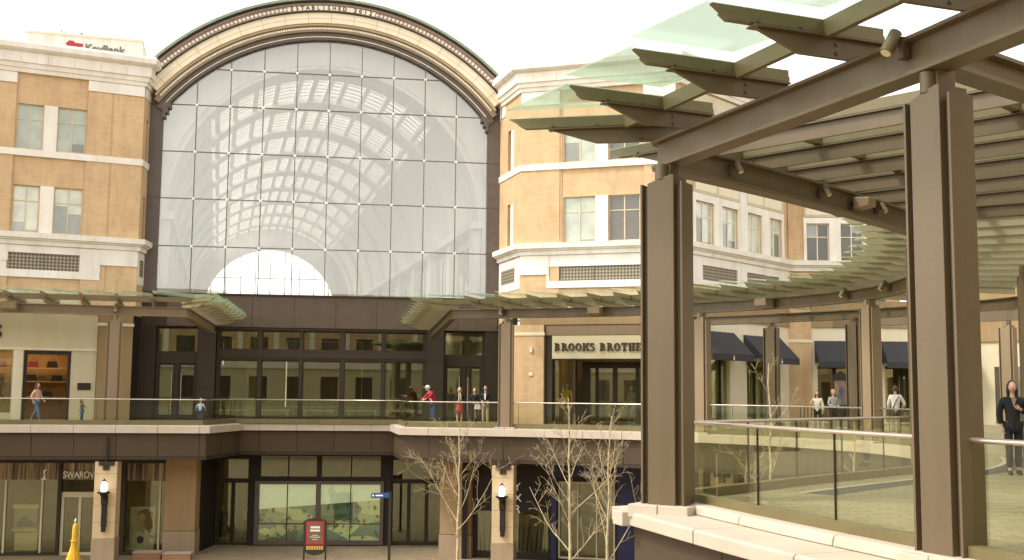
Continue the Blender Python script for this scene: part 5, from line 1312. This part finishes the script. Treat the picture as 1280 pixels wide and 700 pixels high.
def person(label, loc, face, H, top, bottom, shoes, hair, hairlen=0, pose=None, skirt=False, group=None, jacket=None, cap=None, name='person', cat='person', skin=None, extra=None, bare_arms=False, kid=1.0):
    """figure faces -Y before rotation; pose overrides joints"""
    J = dict(pel=(0, 0, .94), sp=(0, .0, 1.12), ch=(0, 0, 1.30), nk=(0, .0, 1.47), hd=(0, -.01, 1.62),
             shL=(-.17, 0, 1.40), elL=(-.22, .02, 1.13), wrL=(-.22, -.06, .89), shR=(.17, 0, 1.40), elR=(.22, .02, 1.13), wrR=(.22, -.06, .89),
             hpL=(-.09, 0, .90), knL=(-.10, -.01, .50), anL=(-.10, .03, .09), toL=(-.11, -.14, .03), hpR=(.09, 0, .90), knR=(.10, -.01, .50), anR=(.10, .03, .09), toR=(.11, -.14, .03))
    if pose: J.update(pose)
    s = H / 1.75
    hs_ = 1.0 if kid == 1 else kid
    V = {k: Vector(v) * s for k, v in J.items()}
    t = thing(name, label, cat, loc, face, group)
    sk = skin or SKIN
    def nodes(spec): return [(*V[k], r * s) for k, r in spec]
    body_spec = [('pel', .105), ('sp', .10), ('ch', .112), ('nk', .05), ('hd', .05), ('shL', .055), ('elL', .042), ('wrL', .028), ('shR', .055), ('elR', .042), ('wrR', .028),
                 ('hpL', .075), ('knL', .055), ('anL', .038), ('toL', .032), ('hpR', .075), ('knR', .055), ('anR', .038), ('toR', .032)]
    E_ = [(0, 1), (1, 2), (2, 3), (3, 4), (2, 5), (5, 6), (6, 7), (2, 8), (8, 9), (9, 10), (0, 11), (11, 12), (12, 13), (13, 14), (0, 15), (15, 16), (16, 17), (17, 18)]
    vs, fs = skin_mesh(nodes(body_spec), E_)
    m = MB(); m.add(vs, fs, 0, True)
    # head with nose, chin, ears
    hd = V['hd'] + Vector((0, -.01 * s, .03 * s)); hr = s * hs_
    hv = []; nn = 14; mm = 10
    for i in range(mm + 1):
        ph = PI * i / mm
        for k in range(nn):
            a = 2 * PI * k / nn; x = math.sin(ph) * math.cos(a); y = math.sin(ph) * math.sin(a); z = math.cos(ph)
            fx = .078 * (1 - .22 * max(0, -z)); fy = .098
            px_, py_, pz_ = x * fx, y * fy, z * .118
            if abs(a - 1.5 * PI) < .3 and abs(z + .12) < .25: py_ -= .02
            if abs(a - 1.5 * PI) < .5 and z < -.6: py_ -= .012
            hv.append(hd + Vector((px_, py_, pz_)) * hr)
    m.add(hv, [(i * nn + k, (i + 1) * nn + k, (i + 1) * nn + (k + 1) % nn, i * nn + (k + 1) % nn) for i in range(mm) for k in range(nn)], 0, True)
    for sgn in (-1, 1): m.ell(hd + Vector((sgn * .08, .01, -.005)) * hr, (.012 * hr, .02 * hr, .03 * hr), 8)
    for sgn in (-1, 1): m.ell(hd + Vector((sgn * .03, -.09, .005)) * hr, (.012 * hr, .006 * hr, .007 * hr), 8, 1)
    m.ell(hd + Vector((0, -.094, -.055)) * hr, (.022 * hr, .006 * hr, .006 * hr), 8, 2)
    # hands: palm + five fingers
    for side, e, wn in ((-1, 'elL', 'wrL'), (1, 'elR', 'wrR')):
        d = (V[wn] - V[e]).normalized(); w_ = V[wn]; ax = Vector((1, 0, 0)); ax = (ax - d * ax.dot(d)).normalized(); up_ = d.cross(ax)
        m.tube([w_ - d * .01 * s, w_ + d * .03 * s, w_ + d * .085 * s], [.024 * s, .034 * s, .032 * s], 8)
        for k, ln in enumerate((.062, .072, .068, .052)):
            b = w_ + d * .08 * s + up_ * (.024 - .016 * k) * s
            m.tube([b, b + (d * ln * .55 + ax * -side * .008) * s, b + (d * ln * .9 + ax * -side * .028) * s], [.0095 * s, .0085 * s, .006 * s], 6)
        b = w_ + d * .025 * s + up_ * .028 * s; m.tube([b, b + (d * .035 + up_ * .03) * s, b + (d * .065 + up_ * .03 - ax * side * .01) * s], [.012 * s, .010 * s, .007 * s], 6)
    m.build('body', [sk, HAIRK, M_LIP if skin is None else sk], t, local=True)
    # clothes
    g = .016
    def cl(spec, edges, mat, nm, root=0):
        vs, fs = skin_mesh([(*V[k], (r + g) * s) for k, r in spec], edges, root); q = MB(); q.add(vs, fs, 0, True); return q.build(nm, mat, t, local=True)
    V['wL2'] = V['elL'].lerp(V['wrL'], .85); V['wR2'] = V['elR'].lerp(V['wrR'], .85); V['eL2'] = V['shL'].lerp(V['elL'], .7); V['eR2'] = V['shR'].lerp(V['elR'], .7)
    V['hem'] = V['pel'] + Vector((0, 0, -.13 * s)); V['col'] = V['nk'] + Vector((0, 0, -.035 * s))
    if top:
        if bare_arms: cl([('hem', .14), ('sp', .118), ('ch', .128), ('col', .06), ('shL', .058), ('eL2', .05), ('shR', .058), ('eR2', .05)], [(0, 1), (1, 2), (2, 3), (2, 4), (4, 5), (2, 6), (6, 7)], top, 'shirt')
        else: cl([('hem', .14), ('sp', .118), ('ch', .128), ('col', .06), ('shL', .058), ('elL', .048), ('wL2', .036), ('shR', .058), ('elR', .048), ('wR2', .036)], [(0, 1), (1, 2), (2, 3), (2, 4), (4, 5), (5, 6), (2, 7), (7, 8), (8, 9)], top, 'jacket' if jacket else 'shirt')
    if bottom:
        V['aL2'] = V['knL'].lerp(V['anL'], .93); V['aR2'] = V['knR'].lerp(V['anR'], .93)
        if skirt:
            c = (V['hpL'] + V['hpR']) / 2; q = MB(); q.lathe((c.x, c.y, 0), [(.12 * s, 1.02 * s), (.155 * s, .9 * s), (.17 * s, .75 * s), (.19 * s, .52 * s), (.17 * s, .52 * s), (.1 * s, 1.0 * s)], 18); q.build('skirt', bottom, t, local=True)
        else: cl([('pel', .118), ('hpL', .082), ('knL', .062), ('aL2', .048), ('hpR', .082), ('knR', .062), ('aR2', .048)], [(0, 1), (1, 2), (2, 3), (0, 4), (4, 5), (5, 6)], bottom, 'trousers')
    if shoes:
        for sd_ in 'LR':
            a, b = V['an' + sd_], V['to' + sd_]; q = MB(); d = (b - a); d.z = 0
            q.tube([Vector((a.x, a.y, a.z * .6)) - d * .35, Vector((a.x, a.y, a.z * .55)) + d * .1, (a + b) / 2 + Vector((0, 0, -.005)), b + d * .12], [.03 * s, .046 * s, .044 * s, .026 * s], 10); q.build('shoe', shoes, t, local=True)
    if hair:
        q = MB(); c = hd + Vector((0, .018, .022)) * hr
        q.ell(c, (.088 * hr, .095 * hr, .112 * hr), 16)
        q.vs = [v if not (v.y < hd.y - .055 * hr and v.z < hd.z + .045 * hr) else Vector((v.x, hd.y - .03 * hr, v.z)) for v in q.vs]
        if hairlen:
            q.tube([c + Vector((0, .03, -.02)) * hr, c + Vector((0, .055, -.12)) * hr, c + Vector((0, .06, -.12 - hairlen)) * hr], [.08 * hr, .075 * hr, .05 * hr], 12)
            for sg_ in (-1, 1): q.tube([c + Vector((sg_ * .06, 0, .03)) * hr, c + Vector((sg_ * .078, -.01, -.08)) * hr, c + Vector((sg_ * .08, -.01, -.1 - hairlen)) * hr], [.03 * hr, .03 * hr, .018 * hr], 8)
        q.build('hair', hair, t, local=True)
    if cap:
        q = MB(); q.ell(hd + Vector((0, .0, .05)) * hr, (.096 * hr, .11 * hr, .085 * hr), 16); q.box(ID, hd.x - .06 * s, hd.x + .06 * s, hd.y - .19 * s, hd.y - .08 * s, hd.z + .035 * s, hd.z + .048 * s); q.build('cap', cap, t, local=True)
    if extra: extra(t, V, s)
    return t
M_LIP = M_plain('lips', (.4, .15, .12), .5)
DEN = cloth('denim', (.10, .16, .26)); DEND = cloth('denim_dark', (.04, .07, .13)); BLK = cloth('cloth_black', (.015, .014, .014)); KHA = cloth('khaki', (.36, .29, .18))
PINK = cloth('pink_knit', (.62, .36, .27)); REDC = cloth('red_jacket', (.34, .02, .03)); WHC = cloth('white_cloth', (.72, .70, .66)); GRYC = cloth('grey_jacket', (.34, .36, .35)); SHOE = cloth('shoe_dark', (.03, .025, .02)); WSH = cloth('pale_shoe', (.6, .58, .54))
def M_plaid():
    m_, nt_, out_ = new_mat('plaid'); p_ = pr(nt_, (.5, .5, .5), .8); uv = nt_.nodes.new('ShaderNodeTexCoord'); b = nt_.nodes.new('ShaderNodeTexBrick'); nt_.links.new(uv.outputs['Object'], b.inputs[0])
    mp = nt_.nodes.new('ShaderNodeMapping'); mp.inputs['Rotation'].default_value = (R(90), 0, 0); nt_.links.new(uv.outputs['Object'], mp.inputs[0]); nt_.links.new(mp.outputs[0], b.inputs[0])
    b.inputs['Scale'].default_value = 1; b.inputs['Brick Width'].default_value = .09; b.inputs['Row Height'].default_value = .09; b.offset = 0; b.inputs['Mortar Size'].default_value = .022
    b.inputs['Color1'].default_value = (.85, .87, .9, 1); b.inputs['Color2'].default_value = (.75, .8, .85, 1); b.inputs['Mortar'].default_value = (.25, .35, .55, 1)
    nt_.links.new(b.outputs[0], p_.inputs['Base Color']); nt_.links.new(p_.outputs[0], out_.inputs[0]); return m_
walk = dict(knL=(-.10, -.16, .52), anL=(-.10, -.24, .10), toL=(-.10, -.40, .05), knR=(.09, .06, .50), anR=(.09, .30, .14), toR=(.09, .17, .04), elL=(-.24, .12, 1.15), wrL=(-.22, .02, .93), elR=(.22, -.06, 1.14), wrR=(.2, -.22, .98))
person('woman in a pink top and jeans walking past the handbag shop', (-20.6, 48.6, 0), R(80), 1.68, PINK, DEN, SHOE, HAIRB, .12, walk)
person('toddler with long brown hair standing between the shop plaque and the slim column', (-18.75, 48.95, 0), R(75), .95, cloth('toddler_top', (.10, .12, .16)), DEN, SHOE, HAIRB, .05, dict(elL=(-.2, -.1, 1.2), wrL=(-.18, -.3, 1.2), elR=(.2, -.1, 1.2), wrR=(.18, -.3, 1.15), hd=(0, -.01, 1.66)), kid=1.45)
person('small child in a blue and white plaid shirt seen from behind at the rail', (-13.75, 49.6, 0), R(180), 1.02, M_plaid(), DEND, SHOE, HAIRL, 0, dict(elL=(-.3, .0, 1.2), wrL=(-.36, -.12, 1.0), elR=(.3, 0, 1.2), wrR=(.36, -.1, 1.0), hd=(0, -.01, 1.66)), kid=1.4)
lean = dict(sp=(0, -.03, 1.12), ch=(0, -.12, 1.28), nk=(0, -.2, 1.42), hd=(0, -.27, 1.54), shL=(-.17, -.13, 1.38), shR=(.17, -.13, 1.38), elL=(-.22, -.28, 1.2), wrL=(-.12, -.45, 1.1), elR=(.22, -.28, 1.2), wrR=(.12, -.45, 1.1))
def strap(t, V, s):
    q = MB(); q.tube([V['ch'] + Vector((-.13, -.08, .1)) * s, V['sp'] + Vector((.02, -.15, .0)) * s, V['pel'] + Vector((.15, -.08, .02)) * s], .018 * s, 6); q.build('bag_strap', WHC, t, local=True)
person('man in a red jacket, white cap and jeans leaning on the rail', (-3.45, 49.75, 0), R(-60), 1.80, REDC, DEND, SHOE, None, 0, lean, cap=WHC, jacket=True, extra=strap)
def scarf(t, V, s):
    q = MB(); q.tube([V['nk'] + Vector((-.04, -.08, .0)) * s, V['ch'] + Vector((-.03, -.15, 0)) * s, V['pel'] + Vector((-.05, -.16, .05)) * s], [.03 * s, .035 * s, .03 * s], 8); q.tube([V['nk'] + Vector((.04, -.08, .0)) * s, V['ch'] + Vector((.05, -.15, 0)) * s, V['sp'] + Vector((.06, -.15, 0)) * s], [.03 * s, .035 * s, .03 * s], 8); q.build('scarf', cloth('scarf', (.45, .36, .22)), t, local=True)
hold = dict(elL=(-.22, .02, 1.14), wrL=(-.12, -.2, 1.06), elR=(.22, .02, 1.14), wrR=(.12, -.2, 1.04))
w1 = person('blond woman in black jacket, scarf and red skirt beside the doors', (-2.35, 51.2, 0), R(5), 1.66, BLK, cloth('red_skirt', (.38, .06, .05)), SHOE, HAIRL, .05, hold, skirt=True, jacket=True, extra=scarf)
def bagx(mat, sx=1, dz=0):
    def f_(t, V, s):
        q = MB(); c = V['wrR'] if sx > 0 else V['wrL']; q.prism(Fr(c.x, c.y + .0, 0), [(-.15 * s, c.z - .3 * s + dz), (.15 * s, c.z - .3 * s + dz), (.12 * s, c.z - .06 * s + dz), (-.12 * s, c.z - .06 * s + dz)], -.05 * s, .05 * s, 'v')
        q.tube([(c.x - .08 * s, c.y, c.z - .07 * s + dz), (c.x - .04 * s, c.y, c.z + .03 * s), (c.x + .04 * s, c.y, c.z + .03 * s), (c.x + .08 * s, c.y, c.z - .07 * s + dz)], .008 * s, 5); o_ = q.build('carried_bag', mat, t, local=True)
    return f_
person('woman in dark clothes with a pale bag, between the blond woman and the man', (-1.65, 50.6, 0), R(10), 1.64, BLK, BLK, SHOE, HAIRB, .04, hold, jacket=True, extra=bagx(WHC))
def shirtfront(t, V, s):
    q = MB(); c = V['ch']; q.prism(Fr(0, 0, 0), [(-.05 * s, 1.42 * s), (.05 * s, 1.42 * s), (.02 * s, 1.12 * s), (-.02 * s, 1.12 * s)], .128 * s, .155 * s, 'v'); q.build('shirt_front', WHC, t, local=True)
person('man in a dark blazer, white shirt, khaki trousers and sunglasses beside the column', (-1.15, 50.4, 0), R(-5), 1.74, BLK, KHA, SHOE, HAIRK, 0, hold, jacket=True, extra=shirtfront)
person('dark haired woman in a white top standing at the far curved rail', (12.2, 44.5, 0), R(-30), 1.62, cloth('cream_top', (.66, .60, .48)), BLK, SHOE, HAIRK, .22, dict(elL=(-.28, .02, 1.2), wrL=(-.2, -.14, 1.3)), bare_arms=False)
person('short haired blond woman in a grey jacket with a dark bag, far rail', (12.85, 44.6, 0), R(20), 1.68, GRYC, BLK, SHOE, HAIRL, .0, hold, jacket=True, extra=bagx(BLK, -1, .05))
def shirtfront2(t, V, s):
    q = MB(); q.prism(Fr(0, 0, 0), [(-.045 * s, 1.44 * s), (.045 * s, 1.44 * s), (.0 * s, 1.28 * s)], .10 * s, .147 * s, 'v'); q.build('blouse', cloth('blouse', (.3, .24, .18)), t, local=True)
def tie(t, V, s):
    q = MB(); q.tube([V['ch'] + Vector((-.12, .1, .12)) * s, V['ch'] + Vector((.02, .16, -.1)) * s, V['pel'] + Vector((.12, .1, 0)) * s], .016 * s, 6); q.build('shoulder_strap', BLK, t, local=True)
person('man in a pale shirt and dark shoulder strap walking away, left of the nearest column', (13.65, 39.7, 0), R(165), 1.80, WHC, cloth('brown_trousers', (.10, .06, .04)), SHOE, HAIRB, 0, dict(walk, elL=(-.3, -.05, 1.15), wrL=(-.22, -.2, 1.0)), extra=tie)
person('woman in a black suit with long dark hair, right of the nearest column', (9.55, 21.3, 0), R(-12), 1.76, BLK, cloth('charcoal_trousers', (.02, .02, .024)), SHOE, HAIRK, .16, dict(elL=(-.24, .04, 1.14), wrL=(-.20, -.02, .90), elR=(.24, .02, 1.16), wrR=(.08, -.2, 1.24), knL=(-.09, -.05, .5), anL=(-.09, -.04, .09), toL=(-.1, -.2, .03), knR=(.08, 0, .5), anR=(.08, .06, .1), toR=(.09, -.1, .03)), jacket=True, extra=shirtfront2)
person('person in blue at the right edge, behind the woman in black', (14.4, 31.0, 0), R(20), 1.7, cloth('teal_top', (.03, .16, .2)), BLK, SHOE, HAIRB, 0, hold)
person('person with brown hair crossing the lower court, only the head in view', (-9.55, 37.95, -6), R(60), 1.72, cloth('tan_top', (.35, .2, .12)), DEND, SHOE, HAIRB, .04, walk)
person('person in a dark coat inside the ground level left doors', (-14.3, 56.3, -6), R(10), 1.75, BLK, BLK, SHOE, HAIRK, 0, None)
person('person in a grey top standing inside the ground level left doors', (-13.3, 57.2, -6), R(-10), 1.65, GRYC, BLK, SHOE, HAIRB, 0, hold)
# mannequins
MQ = M_plain('mannequin_pale', (.6, .56, .48), .5)
person('mannequin in a yellow shirt in the menswear window', tuple(RF(2.1, -.9, 0.1)), R(-18), 1.8, cloth('yellow_shirt', (.75, .48, .10)), cloth('mannequin_cream', (.5, .4, .25)), None, None, 0, None, name='mannequin', cat='mannequin', skin=MQ)
person('mannequin in a patterned pale dress in the handbag shop window', tuple(LF(-5.75, -1.0, .36)), R(25), 1.75, cloth('pattern_dress', (.4, .38, .3)), cloth('dress_cream', (.45, .42, .34)), None, None, 0, None, name='mannequin', cat='mannequin', skin=MQ, skirt=True)
person('pale mannequin in the rear of the menswear shop', tuple(RF(4.9, -2.4, 0.02)), R(-18), 1.75, cloth('pale_shirt', (.4, .37, .3)), INTD, None, None, 0, None, name='mannequin', cat='mannequin', skin=MQ)

# ------------------------------------------------------------------ bare trees
def tree(x, y, h, label, seed, spread=1.0, lean_=0, low_b=.28, dens=1.0):
    rnd = random.Random(seed); t = thing('bare_tree', label, 'tree', (x, y, -6), 0, 'bare young trees in the court')
    tr = MB(); br = MB(); tw_ = MB()
    pts = []; n = 14
    for i in range(n + 1):
        f = i / n; pts.append(Vector((lean_ * f * f + rnd.uniform(-.05, .05) * f, rnd.uniform(-.05, .05) * f, h * f)))
    rad = [.062 * (1 - .86 * (i / n)) + .006 for i in range(n + 1)]
    tr.tube(pts, rad, 8)
    def trunk_at(f):
        k = min(n - 1, int(f * n)); return pts[k].lerp(pts[k + 1], f * n - k)
    def grow(p, d, L, r, lvl):
        k = 6 if lvl == 1 else 4; P = [p]; d = d.copy(); step = L / k
        for i in range(k):
            w0 = (.10, .16, .26, .3)[lvl - 1]; d = (d + Vector((rnd.uniform(-w0, w0), rnd.uniform(-w0, w0), rnd.uniform(-.04, .14) if lvl < 3 else rnd.uniform(-.28, .22)))).normalized(); P.append(P[-1] + d * step)
        R_ = [r * (1 - .8 * i / k) + .0026 for i in range(k + 1)]
        (br if lvl == 1 else tw_).tube(P, R_, 5 if lvl == 1 else 3, cap=False)
        if lvl < 4:
            m_ = {1: int(7 * dens), 2: int(4 * dens), 3: 2}[lvl]
            for j in range(m_):
                f = rnd.uniform(.22, 1); kk = min(k - 1, int(f * k)); q = P[kk].lerp(P[kk + 1], f * k - kk); ax = (P[kk + 1] - P[kk]).normalized()
                side = ax.cross(Vector((rnd.uniform(-1, 1), rnd.uniform(-1, 1), rnd.uniform(-1, 1)))).normalized()
                nd_ = (ax * .75 + side * rnd.uniform(.5, 1.0)).normalized(); grow(q, nd_, L * rnd.uniform(.22, .42), r * .42, lvl + 1)
    nb = int(13 * dens)
    for i in range(nb):
        f = low_b + (1 - low_b) * (i + rnd.random() * .7) / nb * .97; a = rnd.uniform(0, 2 * PI); L = spread * (2.6 * (1 - f) + .6) * rnd.uniform(.7, 1.25)
        d = Vector((math.cos(a), math.sin(a), rnd.uniform(.8, 1.7))).normalized(); grow(trunk_at(f), d, L, .024 * (1.15 - f), 1)
    tr.build('trunk', TREE, t, local=True); br.build('branches', TREE, t, local=True); tw_.build('twigs', TWIG, t, local=True)
tree(-1.95, 42.5, 6.2, 'leftmost bare young tree before the brown sandstone pier', 11, 1.25, .05, .3)
tree(2.0, 37.5, 7.3, 'bare young tree with a forked crown in front of the yellow mannequin', 22, 1.0, -.1, .25, 1.1)
tree(3.3, 38.5, 6.7, 'bare young tree left of the near walkway corner before the navy shop', 35, 1.0, .15, .25, 1.1)
tree(7.75, 33.5, 8.4, 'bare young tree seen through the near railing, top between the left awnings', 44, .85, .0, .35, .9)
tree(6.3, 31, 5.6, 'short bare tree low behind the left pane of the near railing', 58, .9, .2, .3, .9)
tree(10.1, 33.0, 6.7, 'slim bare tree seen through the right pane of the near railing', 61, .5, .0, .4, .7)
